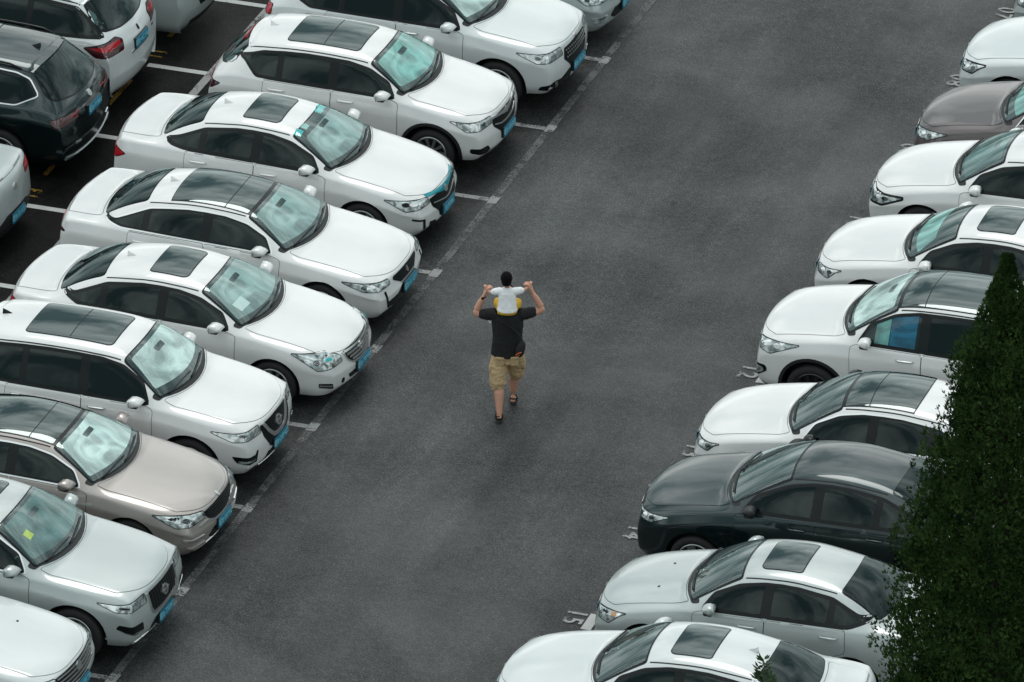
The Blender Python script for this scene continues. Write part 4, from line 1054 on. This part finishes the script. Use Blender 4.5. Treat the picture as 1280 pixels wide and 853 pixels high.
# N white with dark lamp
c = rcar(5, 5.21, 'white car with black framed headlamps joined to its grille, below the brown car', 'paint_white', dy=.52, L=4.60, W=1.80, H=1.49, hf=.80, hc=1.0, cw=1.22, rf=1.94, rr=3.30, rb=4.02, roof='sun', sr0=.34, shade='screen_backing_dim')
std_head(c, .80, .56, .76, .60, .44, .66, border=.03, proj=[(-.10, 0, .05, .03, 'dark_window'), (.0, 0, .04, .026, 'chrome')]); plain_front(c, .80)
c.patch('fender_badge', 'side', [(1.44, .70), (1.56, .70), (1.56, .735), (1.44, .735)], 'dark_alloy', .008, mirror=True)
# M brown
c = rcar(6, 5.24, 'brown metallic car with a teal sunshade, second from the top of the right row', 'paint_brown', dy=.14, L=4.40, W=1.80, H=1.50, hf=.80, hc=1.0, cw=1.25, rf=1.98, shade='sunshade_teal', shade0=.16, chrome_dlo=True, wb=2.65, rr=3.2, rb=3.9, de=3.6, bp=2.4, cp=3.1)
std_head(c, .80, .60, .80, .66, .54, .66); plain_front(c, .80)
# L white
c = rcar(7, 5.20, 'white sedan at the upper right edge above the brown car', 'paint_white_cool', dy=.05, L=4.75, W=1.84, H=1.46, hf=.80, hc=1.0, cw=1.36, rf=2.1)
std_head(c, .80, .60, .80, .64, .60, .56, border=.018); plain_front(c, .80)
# K top corner
c = rcar(8, 5.30, 'pale car in the very top right corner, only a sliver of its nose in view', 'paint_silver_green', dy=.05)
std_head(c, .76, .56, .76, .60); plain_front(c, .76)

# ---- back row, tails towards us
def bcar(y, x, label, paint_, **kw):
    L = kw.get('L', 4.6 if kw.get('kind') else 4.72)
    return Car('parked_car', label, 'car', x - L / K, y, -1, paint_, GB, **kw)
# U
c = bcar(1.62, -5.86, 'silver grey car at the top edge, only its rear bumper and wheel arch in view', 'paint_silver', kind='suv')
c.fpatch('number_plate_recess', [(0, .74), (.42, .72), (.36, .56), (0, .55)], 'gloss_black', .006, fr='rear'); c.plate(.64, '粤B·9L4V7', True)
c.bar('lower_diffuser', [(-.62, .36), (.62, .36)], .10, 'black_plastic', .008, fr='rear')
c.taillight([('r', .58, .92), ('r', .62, 1.04), ('s', 4.30, 1.06), ('s', 4.32, .92)])
# V white SUV
c = bcar(-.76, -6.03, 'white SUV seen from behind with large red tail lights and black side windows, top left', 'paint_white_cool', kind='suv', L=4.75, W=1.88, H=1.68, rr=4.08, rb=4.60, de=4.46, dez=.02, hd=1.15, rails='chrome', finm='gloss_black', wb=2.72, bp=2.5, cp=3.35, rde=3.50, fuel=False)
c.taillight([('r', .52, .90), ('r', .48, 1.03), ('r', .60, 1.10), ('s', 4.46, 1.07), ('s', 4.22, 1.02), ('s', 4.40, .90)], 'lamp_dark_red', ([('r', .56, .99), ('r', .54, 1.05), ('s', 4.56, 1.06), ('s', 4.30, 1.02), ('s', 4.50, .97)], 'lamp_red'))
c.plate(.86, '粤B·4C1R6', True, 0); c.emblem(1.02, 'tall', .04, True, 'gloss_black')
c.bar('plate_trim', [(-.32, .765), (.32, .765)], .022, 'chrome', .014, fr='rear')
c.bar('model_badge', [(-.60, .90), (-.48, .90)], .02, 'gloss_black', .01, fr='rear'); c.bar('model_badge', [(-.60, .82), (-.53, .82)], .02, 'gloss_black', .01, fr='rear')
# W dark SUV
c = bcar(-3.12, -5.84, 'dark green SUV seen from behind with black roof rails and a tailgate spoiler, left edge', 'paint_dark_green', kind='suv', L=4.75, W=1.90, H=1.66, rr=4.05, rb=4.60, de=4.20, hd=1.12, rails='gloss_black', roof='pano', pend=3.2, chrome_dlo=True, finm='gloss_black', wb=2.75, bp=2.5, cp=3.35, fuel=True, rde=3.48)
c.taillight([('r', .46, .88), ('r', .46, .97), ('s', 4.55, .99), ('s', 4.40, .96), ('s', 4.50, .86)], 'lamp_dark_red', ([('r', .52, .93), ('r', .52, .96), ('s', 4.66, .96), ('s', 4.62, .93)], 'lamp_red'))
c.plate(.86, '粤B·F1B83', True); c.emblem(1.03, 'disc', .045, True)
c.bar('bumper_trim', [(-.78, .36), (-.5, .31), (.5, .31), (.78, .36)], .05, 'paint_silver', .018, fr='rear')
for sg in (-1, 1): c.bar('exhaust_trim', [(sg * .46, .52), (sg * .60, .53)], .03, 'chrome', .012, fr='rear')
# X silver
c = bcar(-6.0, -5.90, 'silver white car at the left edge, only its boot and blue plate in view', 'paint_silver_green', L=4.8, H=1.46)
c.taillight([('r', .48, .84), ('r', .48, .95), ('s', 4.60, .98), ('s', 4.52, .86)]); c.emblem(.86, 'disc', .045, True)
c.fpatch('lower_bumper', [(0, .56), (.32, .55), (.62, .44), (.72, .26), (0, .25)], 'black_plastic', .008, fr='rear'); c.plate(.45, '粤B·SU123', True)

# ------------------------------------------------------------------ people
def cloth(name, base, sc_=9, st=.5, rough=.85):
    m, t, b = mat(name, base, rough); n = noise(t, sc_, 4, .6)
    lk(t, mixc(t, n, tuple(x * .8 for x in base), tuple(min(1, x * 1.15) for x in base)), b.inputs['Base Color']); bump(t, b, n, st, .03)
cloth('tshirt_black', (.005, .006, .007)); cloth('tshirt_white', (.80, .82, .83)); cloth('shorts_khaki', (.46, .33, .18), 12, .6)
cloth('trousers_yellow', (.60, .36, .02)); cloth('hair_black', (.003, .003, .0035), 60, .8, .9); M['hair_black'].node_tree.nodes['Principled BSDF'].inputs['Specular IOR Level'].default_value = .15; cloth('bag_black', (.012, .012, .013), 20, .3)
m, t, b = mat('skin', (.52, .27, .185), .5); b.inputs['Subsurface Weight'].default_value = .05
lk(t, mixc(t, noise(t, 14, 3), (.46, .225, .15), (.56, .30, .21)), b.inputs['Base Color'])
mat('orange_trim', (.7, .13, .03), .6); mat('sandal_black', (.012, .012, .012), .7); mat('eye_white', (.7, .7, .7), .3); mat('lips', (.35, .13, .11), .5)

class Blob:
    """closed tapered limbs and lofts, fused into one skin by a voxel remesh"""
    def __init__(s): s.bm = bmesh.new()
    def loft(s, rings, seg=20):
        """rings: (x, y, z, rx, ry) horizontal ellipses, bottom to top"""
        R_ = []
        for (x, y, z, rx, ry) in rings:
            R_.append([s.bm.verts.new((x + rx * math.cos(a), y + ry * math.sin(a), z)) for a in [2 * math.pi * k / seg for k in range(seg)]])
        for a, b in zip(R_, R_[1:]):
            for k in range(seg): s.bm.faces.new((a[k], a[(k + 1) % seg], b[(k + 1) % seg], b[k]))
        s.bm.faces.new(R_[0][::-1]); s.bm.faces.new(R_[-1]); return s
    def limb(s, pts, seg=14, flat=None):
        """pts: (x, y, z, r) along a bent limb with rounded ends"""
        P = [Vector(p[:3]) for p in pts]; r = [p[3] for p in pts]; n = len(P); R_ = []
        up = Vector((0, 0, 1)) if flat is None else Vector(flat[:3]); fl = 1 if flat is None else flat[3]
        rows = []
        d0 = (P[1] - P[0]).normalized(); dn = (P[-1] - P[-2]).normalized()
        for f, q in ((-.95, .3), (-.7, .72)): rows.append((P[0] + d0 * r[0] * f, r[0] * q, d0))
        for i in range(n): rows.append((P[i], r[i], ((P[min(i + 1, n - 1)] - P[max(i - 1, 0)]).normalized())))
        for f, q in ((.7, .72), (.95, .3)): rows.append((P[-1] + dn * r[-1] * f, r[-1] * q, dn))
        for c_, rr, d in rows:
            a = d.cross(up); a = a.normalized() if a.length > .05 else d.cross(Vector((1, 0, 0))).normalized(); b = a.cross(d)
            R_.append([s.bm.verts.new(c_ + a * math.cos(2 * math.pi * k / seg) * rr + b * math.sin(2 * math.pi * k / seg) * rr * fl) for k in range(seg)])
        for a, b in zip(R_, R_[1:]):
            for k in range(seg): s.bm.faces.new((a[k], a[(k + 1) % seg], b[(k + 1) % seg], b[k]))
        s.bm.faces.new(R_[0][::-1]); s.bm.faces.new(R_[-1]); return s
    def ball(s, c_, r):
        ret = bmesh.ops.create_uvsphere(s.bm, u_segments=20, v_segments=14, radius=1)
        for v in ret['verts']: v.co = Vector(c_) + Vector((v.co.x * r[0], v.co.y * r[1], v.co.z * r[2]))
        return s
    def build(s, name, m, parent, voxel=.008, smooth=3, folds=0, fs=(9, 9, 5)):
        bmesh.ops.recalc_face_normals(s.bm, faces=s.bm.faces)
        me = bpy.data.meshes.new(name); s.bm.to_mesh(me); s.bm.free(); o = bpy.data.objects.new(name, me); col.objects.link(o)
        r = o.modifiers.new('r', 'REMESH'); r.mode = 'VOXEL'; r.voxel_size = voxel
        sm = o.modifiers.new('s', 'SMOOTH'); sm.iterations = smooth; sm.factor = .5
        dg = bpy.context.evaluated_depsgraph_get(); me2 = bpy.data.meshes.new_from_object(o.evaluated_get(dg)); bpy.data.objects.remove(o); bpy.data.meshes.remove(me)
        if folds:
            from mathutils import noise as mn
            for v in me2.vertices:
                q = v.co; h = mn.noise(Vector((q.x * fs[0], q.y * fs[1], q.z * fs[2] + q.x * 6))) + .5 * mn.noise(Vector((q.x * fs[0] * 2.3, q.y * fs[1] * 2.3 + 5, q.z * fs[2] * 2.6 - q.x * 9)))
                v.co = q + v.normal * (abs(h) * 1.6 - .45) * folds
        me2.name = name; me2.materials.clear(); me2.materials.append(M[m]); me2.polygons.foreach_set('use_smooth', [True] * len(me2.polygons))
        o = bpy.data.objects.new(name, me2); col.objects.link(o); o.parent = parent; return o
def hand(B, wrist, dirn, palm_n, thumb_side, L=.10, sc_=1.0, curl=.9):
    """palm, five fingers and a thumb; fingers curl towards palm_n"""
    w_, d, n = Vector(wrist), Vector(dirn).normalized(), Vector(palm_n).normalized(); n = (n - d * n.dot(d)).normalized(); sx = d.cross(n) * thumb_side
    for k in range(4):
        o = (k - 1.5) * .019 * sc_ * -1
        B.limb([(*(w_ + sx * o * .5), .019 * sc_), (*(w_ + d * .05 * sc_ + sx * o), .015 * sc_), (*(w_ + d * .088 * sc_ + sx * o), .012 * sc_)], 8)
        ln = (.030, .034, .032, .025)[k] * sc_; q = w_ + d * .09 * sc_ + sx * o; pts = [(*q, .0105 * sc_)]
        for j in range(3):
            a = curl * (j + 1) * .62; q = q + (d * math.cos(a) + n * math.sin(a)) * ln * (1 - .15 * j); pts.append((*q, (.0100 - .0010 * j) * sc_))
        B.limb(pts, 8)
    q = w_ + d * .02 * sc_ + sx * .028 * sc_
    B.limb([(*q, .014 * sc_), (*(q + (d * .6 + sx * .7 + n * .2).normalized() * .035 * sc_), .012 * sc_), (*(q + (d * .9 + sx * .45 + n * .6).normalized() * .065 * sc_), .0095 * sc_)], 8)
def face(B, c_, r, fwd=1):
    """nose, brow, chin and ears on a head of radii r round c_, looking along +y"""
    x, y, z = c_; rx, ry, rz = r
    B.ball((x, y + ry * 1.0, z - rz * .12), (rx * .16, ry * .22, rz * .17)); B.ball((x, y + ry * .80, z - rz * .78), (rx * .42, ry * .30, rz * .20))
    B.ball((x, y + ry * .86, z - rz * .42), (rx * .30, ry * .16, rz * .07)); B.ball((x, y + ry * .80, z + rz * .14), (rx * .62, ry * .16, rz * .09))
    for sg in (-1, 1): B.ball((x + sg * rx * 1.0, y - ry * .05, z - rz * .1), (rx * .13, ry * .20, rz * .27))
def eyes(root, c_, r):
    x, y, z = c_; rx, ry, rz = r
    for sg in (-1, 1):
        Blob().ball((x + sg * rx * .40, y + ry * .86, z - rz * .0), (rx * .15, ry * .10, rz * .08)).build('eye', 'eye_white', root, .004, 1)
        Blob().ball((x + sg * rx * .40, y + ry * .95, z - rz * .0), (rx * .07, ry * .03, rz * .06)).build('pupil', 'hair_black', root, .002, 1)
# --- the man
man = empty('person', (2.256, -8.285, 0), R(17), 'man in black T-shirt and khaki shorts walking away, carrying a toddler on his shoulders', 'person')
B = Blob()
B.loft([(0, 0, .86, .15, .11), (0, 0, .95, .165, .12), (0, .01, 1.10, .15, .105), (0, .02, 1.28, .17, .115), (0, .02, 1.40, .165, .10), (0, .03, 1.46, .09, .07)])
B.limb([(0, .03, 1.42, .065), (0, .06, 1.52, .06), (0, .10, 1.60, .06)])
HC, HR = (0, .125, 1.655), (.077, .098, .115)
B.ball(HC, HR); face(B, HC, HR)
# trailing left leg, leading right leg
B.limb([(-.095, .0, .88, .098), (-.105, -.06, .66, .080), (-.110, -.115, .475, .058), (-.104, -.19, .34, .070), (-.098, -.275, .17, .048), (-.095, -.315, .095, .037)])
B.limb([(-.095, -.335, .065, .036), (-.099, -.27, .045, .036), (-.103, -.19, .035, .040), (-.103, -.14, .028, .030)], flat=(0, 0, 1, .7))
B.limb([(.095, .0, .88, .098), (.095, .10, .68, .080), (.090, .185, .50, .058), (.078, .20, .36, .070), (.068, .215, .18, .048), (.064, .215, .09, .037)])
B.limb([(.064, .185, .05, .037), (.066, .26, .045, .036), (.070, .345, .035, .040), (.072, .385, .030, .030)], flat=(0, 0, 1, .7))
for q in range(5):
    for sg, x0, y0 in ((-1, -.103, -.115), (1, .072, .41)): B.limb([(x0 + (q - 2) * .017, y0 - .03 - abs(q - 1.5) * .006, .026, .012), (x0 + (q - 2) * .018, y0 + .0 - abs(q - 1.5) * .010, .022, .010)], 8)
# arms: out sideways, forearms up to the child's hands
LW, RW = (-.310, .07, 1.635), (.325, .07, 1.695)
B.limb([(-.165, .02, 1.42, .060), (-.30, .03, 1.385, .058), (-.405, .05, 1.390, .048), (-.398, .06, 1.45, .048), (-.355, .065, 1.55, .041), (*LW, .027)])
B.limb([(.165, .02, 1.42, .060), (.31, .03, 1.425, .058), (.435, .05, 1.450, .048), (.428, .06, 1.51, .048), (.375, .065, 1.61, .041), (*RW, .027)])
B.ball((-.405, .052, 1.405), (.050, .050, .052)); B.ball((.436, .052, 1.465), (.050, .050, .052))
hand(B, (-.303, .07, 1.655), (.30, .0, 1), (1, .2, 0), 1, sc_=1.12, curl=1.15); hand(B, (.317, .07, 1.715), (-.32, .0, 1), (-1, .2, 0), -1, sc_=1.12, curl=1.15)
B.build('body', 'skin', man, .0065, 2)
eyes(man, HC, HR)
Blob().ball((0, .113, 1.685), (.083, .098, .105)).ball((0, .075, 1.65), (.078, .07, .085)).build('hair', 'hair_black', man, .008, 2)
S_ = Blob(); S_.loft([(0, -.005, .835, .222, .168), (0, -.005, .95, .208, .155), (0, 0, 1.10, .198, .143), (0, .01, 1.25, .208, .145), (0, .015, 1.36, .212, .137), (0, .02, 1.43, .185, .115), (0, .03, 1.475, .10, .085)])
S_.limb([(-.16, .015, 1.405, .085), (-.24, .025, 1.395, .080), (-.315, .035, 1.39, .074)]); S_.limb([(.16, .015, 1.405, .085), (.24, .025, 1.41, .080), (.325, .035, 1.43, .074)])
S_.build('tshirt', 'tshirt_black', man, .010, 3, .007)
S_ = Blob(); S_.loft([(0, 0, .74, .195, .150), (0, 0, .82, .205, .155), (0, 0, .93, .190, .142)])
S_.limb([(-.10, -.01, .82, .112), (-.115, -.06, .66, .118), (-.122, -.11, .50, .116), (-.122, -.125, .46, .114)], 18)
S_.limb([(.10, .0, .82, .112), (.110, .08, .68, .118), (.106, .15, .52, .116), (.104, .165, .48, .114)], 18)
sh = S_.build('shorts', 'shorts_khaki', man, .009, 3, .015, (8, 8, 10))
for x, y, z, rz in ((-.095, -.150, .79, .0), (.095, -.148, .80, .0)):
    Blob().loft([(x, y, z - .07, .055, .012), (x, y - .004, z + .03, .058, .014), (x, y - .008, z + .035, .064, .019), (x, y - .006, z + .065, .064, .019)], 16).build('pocket', 'shorts_khaki', sh, .007, 1)
for x, y, z in ((-.222, -.06, .64), (.212, .07, .66)): Blob().ball((x, y, z), (.022, .07, .085)).build('pocket', 'shorts_khaki', sh, .008, 1)
for x, y0, y1, nm in ((-.101, -.375, -.10, 0), (.069, .145, .425, 1)):
    so_ = Blob().limb([(x, y0 + .03, .012, .042), (x, (y0 + y1) / 2, .012, .040), (x, y1 - .03, .012, .047)], 14, flat=(0, 0, 1, .28)).build('sandal', 'sandal_black', man, .006, 1)
    Blob().limb([(x - .047, y1 - .12, .02, .012), (x - .03, y1 - .11, .07, .014), (x + .03, y1 - .11, .07, .014), (x + .047, y1 - .12, .02, .012)], 8).build('strap', 'sandal_black', so_, .005, 1)
    Blob().limb([(x - .042, y0 + .09, .02, .009), (x - .036, y0 + .045, .075, .010), (x, y0 + .01, .085, .010), (x + .036, y0 + .045, .075, .010), (x + .042, y0 + .09, .02, .009)], 8).build('strap', 'sandal_black', so_, .005, 1)
wt = Blob(); cw_ = Vector((-.318, .07, 1.618))
for k in range(16):
    a, b = 2 * math.pi * k / 16, 2 * math.pi * (k + 1) / 16
    wt.limb([(cw_.x + .033 * math.cos(a), cw_.y + .033 * math.sin(a), cw_.z + .010 * math.cos(a), .009), (cw_.x + .033 * math.cos(b), cw_.y + .033 * math.sin(b), cw_.z + .010 * math.cos(b), .009)], 8)
wt.ball((cw_.x - .01, cw_.y - .036, cw_.z), (.021, .010, .021)); wt.build('wristwatch', 'gloss_black', man, .005, 1)
bag = empty('shoulder_bag', (2.256, -8.285, 0), R(17), "small black sling bag with orange trim on the man's right hip", 'bag')
bb_ = Blob().loft([(.165, -.175, .89, .03, .022), (.165, -.185, .92, .055, .036), (.178, -.185, 1.0, .062, .040), (.195, -.180, 1.07, .050, .034), (.205, -.17, 1.10, .025, .02)], 18).build('pouch', 'bag_black', bag, .008, 2)
Blob().limb([(.118, -.222, .925, .008), (.15, -.232, .955, .008), (.185, -.232, .97, .008)], 8).build('orange_zip', 'orange_trim', bag, .004, 1)
Blob().limb([(.14, -.226, .905, .006), (.16, -.230, .93, .006)], 8).build('orange_zip', 'orange_trim', bag, .004, 1)
Blob().limb([(.20, -.165, 1.10, .012), (.16, -.165, 1.20, .012), (.05, -.158, 1.30, .012), (-.08, -.145, 1.38, .012), (-.15, -.12, 1.45, .012), (-.18, -.02, 1.485, .012), (-.15, .10, 1.43, .012), (-.02, .17, 1.28, .012), (.12, .165, 1.12, .012), (.20, .05, 1.0, .012), (.215, -.10, 1.0, .012)], 8, flat=(0, 0, 1, .5)).build('shoulder_strap', 'bag_black', bag, .006, 1)
Blob().limb([(-.255, .04, 1.31, .012), (-.225, -.03, 1.30, .012)], 8).build('strap_end', 'tshirt_white', bag, .006, 1)
# --- the toddler
kid = empty('person', (2.256, -8.285, .03), R(17), "black haired toddler in white T-shirt and yellow trousers sitting on the man's shoulders", 'person')
B = Blob()
B.loft([(0, -.09, 1.50, .085, .075), (0, -.09, 1.60, .085, .068), (0, -.085, 1.72, .092, .066), (0, -.08, 1.78, .07, .05)])
B.limb([(0, -.08, 1.77, .038), (0, -.075, 1.84, .038)])
KC, KR = (-.01, -.065, 1.925), (.070, .082, .092)
B.ball(KC, KR); face(B, KC, KR)
B.limb([(-.085, -.08, 1.755, .036), (-.155, -.05, 1.735, .030), (-.210, .0, 1.695, .025), (-.270, .05, 1.70, .018)]); B.limb([(.085, -.08, 1.755, .036), (.15, -.05, 1.75, .030), (.210, .0, 1.735, .025), (.275, .05, 1.76, .018)])
hand(B, (-.270, .05, 1.705), (-.35, .3, .8), (0, .5, -1), -1, sc_=.55); hand(B, (.277, .05, 1.765), (.35, .3, .8), (0, .5, -1), 1, sc_=.55)
for sg in (-1, 1):
    B.limb([(sg * .07, -.06, 1.52, .058), (sg * .112, .06, 1.505, .048), (sg * .122, .16, 1.49, .042), (sg * .125, .205, 1.42, .038), (sg * .12, .215, 1.30, .028)])
    B.limb([(sg * .12, .215, 1.27, .028), (sg * .118, .255, 1.25, .026), (sg * .115, .30, 1.245, .022)])
B.build('body', 'skin', kid, .0065, 2); eyes(kid, KC, KR)
Blob().ball((-.01, -.078, 1.945), (.079, .088, .092)).ball((-.01, -.105, 1.90), (.066, .058, .062)).build('hair', 'hair_black', kid, .006, 2)
S_ = Blob(); S_.loft([(0, -.097, 1.495, .136, .124), (0, -.097, 1.55, .124, .106), (0, -.09, 1.66, .115, .088), (0, -.085, 1.74, .115, .078), (0, -.08, 1.79, .085, .058), (0, -.078, 1.815, .045, .042)])
S_.limb([(-.09, -.08, 1.755, .052), (-.135, -.06, 1.74, .050), (-.175, -.04, 1.725, .046)]); S_.limb([(.09, -.08, 1.755, .052), (.135, -.06, 1.755, .050), (.175, -.035, 1.75, .046)])
S_.build('tshirt', 'tshirt_white', kid, .007, 2, .004, (14, 14, 10))
S_ = Blob(); S_.loft([(0, -.095, 1.445, .115, .095), (0, -.098, 1.485, .136, .118), (0, -.095, 1.545, .118, .095)])
for sg in (-1, 1): S_.limb([(sg * .08, -.06, 1.51, .068), (sg * .118, .05, 1.505, .062), (sg * .125, .15, 1.49, .056), (sg * .125, .205, 1.43, .050), (sg * .125, .215, 1.38, .046)])
S_.build('trousers', 'trousers_yellow', kid, .007, 2, .012, (14, 14, 12))

# ------------------------------------------------------------------ trees at the near right
def leafmat(name, dark, light, sc_=3.0):
    m, t, b = mat(name, dark, .6); n = noise(t, sc_, 4, .6)
    lk(t, ramp(t, n, [(.32, dark), (.68, light)]), b.inputs['Base Color']); b.inputs['Specular IOR Level'].default_value = .08
leafmat('thuja_foliage', (.007, .023, .007), (.058, .110, .028)); leafmat('shrub_foliage', (.02, .045, .02), (.045, .085, .035))
mat('bark', (.06, .045, .035), .9)
def rot_to(d, up=Vector((0, 0, 1))): return d.to_track_quat('Y', 'Z').to_matrix()
rng = np.random.RandomState(5)
def conifer(x, y, H):
    t = empty('conifer_tree', (x, y, 0), 0, 'tall dark green conifer with a pointed top at the lower right', 'tree')
    V, F = [], []
    trunk = [(0, 0, 0, .17), (.02, .01, H * .4, .12), (0, .02, H * .75, .06), (0, 0, H * .96, .015)]
    Blob().limb([(a, b, c_, r) for a, b, c_, r in trunk], 12).build('trunk', 'bark', t, .03, 1)
    prof_d = [0, .25, .8, 1.3, 2.3, 2.8, 4.3, 6.0, 8.0, 9.2]; prof_r = [.015, .07, .25, .48, .68, .86, 1.06, 1.27, 1.38, 1.1]
    def norm(v): return v / (np.linalg.norm(v, axis=-1, keepdims=True) + 1e-9)
    # the sprays sit in upright plumes, one to each branchlet
    NB = 1900; N = NB * 60; lob = rng.rand(3) * 6.28
    db = 9.1 * rng.rand(NB) ** .60; ab = rng.rand(NB) * 2 * np.pi; qb = rng.rand(NB) ** 1.4; hb = .20 + .30 * rng.rand(NB) ** 2; jut = 1 + .09 * rng.randn(NB).clip(-1.2, 1.9)
    idx = np.repeat(np.arange(NB), 60); hh = rng.rand(N); wd_ = (1 - hh) ** .7 * .13
    d = np.maximum(db[idx] - hh * hb[idx] * 1.6, .01 + .05 * rng.rand(N)); q = qb[idx] * .9 + .1 * rng.rand(N)
    a = ab[idx] + rng.randn(N) * wd_ / np.maximum(np.interp(d, prof_d, prof_r), .12)
    bm_ = 1 + .10 * np.sin(3 * a + lob[0] + d * 2.1) * .6 + .09 * np.sin(5 * a + lob[1] - d * 3.3) + .07 * np.sin(2 * a + d * 5.2 + lob[2]) + .06 * np.sin(11 * a + d * 8) + .06 * np.sin(17 * a - d * 13)
    rr = np.interp(db[idx], prof_d, prof_r) * bm_ * jut[idx] * (1 - .36 * q * q) * (1 - .10 * hh) + rng.randn(N) * wd_ * .6 * np.clip(d / .9, .15, 1); rr = np.minimum(rr, np.interp(d, prof_d, prof_r) * 1.28 + .015)
    P = np.stack([rr * np.cos(a), rr * np.sin(a), H - d], 1); out = np.stack([np.cos(a), np.sin(a), 0 * a], 1)
    dr = norm(out * (.35 + .4 * rng.rand(N, 1)) + np.array([0, 0, 1.]) * (.9 + .9 * rng.rand(N, 1)) + rng.randn(N, 3) * .22)
    side = norm(np.cross(dr, rng.randn(N, 3))); Ln = (.03 + .055 * rng.rand(N, 1)); VV = []
    for k in range(3):
        ang = (k - 1) * .5 + rng.randn(N, 1) * .1; dk = dr * np.cos(ang) + side * np.sin(ang)
        sk = norm(np.cross(dk, np.cross(dr, side) + rng.randn(N, 3) * .3)); l = Ln * (1 - .25 * abs(k - 1)); wv = .0055 + .005 * rng.rand(N, 1)
        VV.append(np.stack([P, P + dk * l * .55 + sk * wv, P + dk * l, P + dk * l * .5 - sk * wv], 1))
    VV = np.concatenate(VV).reshape(-1, 3)
    def quads(name, VV):
        me = bpy.data.meshes.new(name); nq = len(VV) // 4
        me.vertices.add(nq * 4); me.vertices.foreach_set('co', VV.astype('f').ravel()); me.loops.add(nq * 4); me.loops.foreach_set('vertex_index', np.arange(nq * 4, dtype='i'))
        me.polygons.add(nq); me.polygons.foreach_set('loop_start', np.arange(0, nq * 4, 4, dtype='i')); me.update(calc_edges=True); me.validate(); me.materials.append(M['thuja_foliage'])
        o = bpy.data.objects.new(name, me); col.objects.link(o); o.parent = t; o['kind'] = 'stuff'; return o
    quads('crown', VV)
    n2 = 50000; d = .12 + 8.9 * rng.rand(n2) ** .7; rr = np.interp(d, prof_d, prof_r) * (.25 + .58 * rng.rand(n2)); a = rng.rand(n2) * 6.283
    P = np.stack([rr * np.cos(a), rr * np.sin(a), H - d], 1); u = norm(rng.randn(n2, 3)); v = norm(np.cross(u, rng.randn(n2, 3))); s_ = .022 + .02 * rng.rand(n2, 1)
    quads('inner_foliage', np.stack([P - u * s_, P + v * s_ * .6, P + u * s_, P - v * s_ * .6], 1).reshape(-1, 3))
    for k in range(26):
        d = .9 + 7.6 * rng.rand(); a = rng.rand() * 6.283; Rr = np.interp(d, prof_d, prof_r) * .8
        c = Car.tube(None, 'limb', [(0, 0, H - d - Rr * .9), (Rr * .5 * math.cos(a), Rr * .5 * math.sin(a), H - d - Rr * .45), (Rr * math.cos(a), Rr * math.sin(a), H - d)], [.03, .02, .008], 'bark', t, 6)
    return t
conifer(12.39, -20.33, 9.5)
def sapling(x, y, H):
    t = empty('leafy_shrub', (x, y, 0), 0, 'tip of a small leafy shrub at the bottom edge before the white sedan', 'shrub')
    Car.tube(None, 'stem', [(0, 0, 0), (.03, .02, H * .5), (0, 0, H)], [.035, .022, .006], 'bark', t, 8)
    V, F = [], []
    for i in range(900):
        d = 2.6 * rng.rand() ** .8; Rr = np.interp(d, [0, .12, .25, .6, 1.5, 2.6], [.02, .07, .09, .28, .55, .6]); a = rng.rand() * 6.283; q = rng.rand() ** .5
        P = Vector((Rr * q * math.cos(a), Rr * q * math.sin(a), H + .04 - d)); dr = (Vector((math.cos(a), math.sin(a), .5)) + Vector(rng.randn(3)) * .4).normalized(); sd_ = dr.cross(Vector((0, 0, 1)) + Vector(rng.randn(3)) * .4).normalized()
        l = .07 + .04 * rng.rand(); nrm = dr.cross(sd_); i0 = len(V)
        V += [P, P + dr * l * .45 + sd_ * l * .26 + nrm * .006, P + dr * l, P + dr * l * .45 - sd_ * l * .26 + nrm * .006, P + dr * l * .5]
        F += [(i0, i0 + 1, i0 + 4), (i0 + 1, i0 + 2, i0 + 4), (i0 + 2, i0 + 3, i0 + 4), (i0 + 3, i0, i0 + 4)]
    o = mesh_obj('foliage', V, F, 'shrub_foliage', t); o['kind'] = 'stuff'
    for k in range(9):
        d = .25 + 1.8 * rng.rand(); a = rng.rand() * 6.283; Car.tube(None, 'twig', [(0, 0, H - d - .15), (.15 * math.cos(a), .15 * math.sin(a), H - d)], [.012, .004], 'bark', t, 5)
sapling(9.80, -21.02, 4.2)
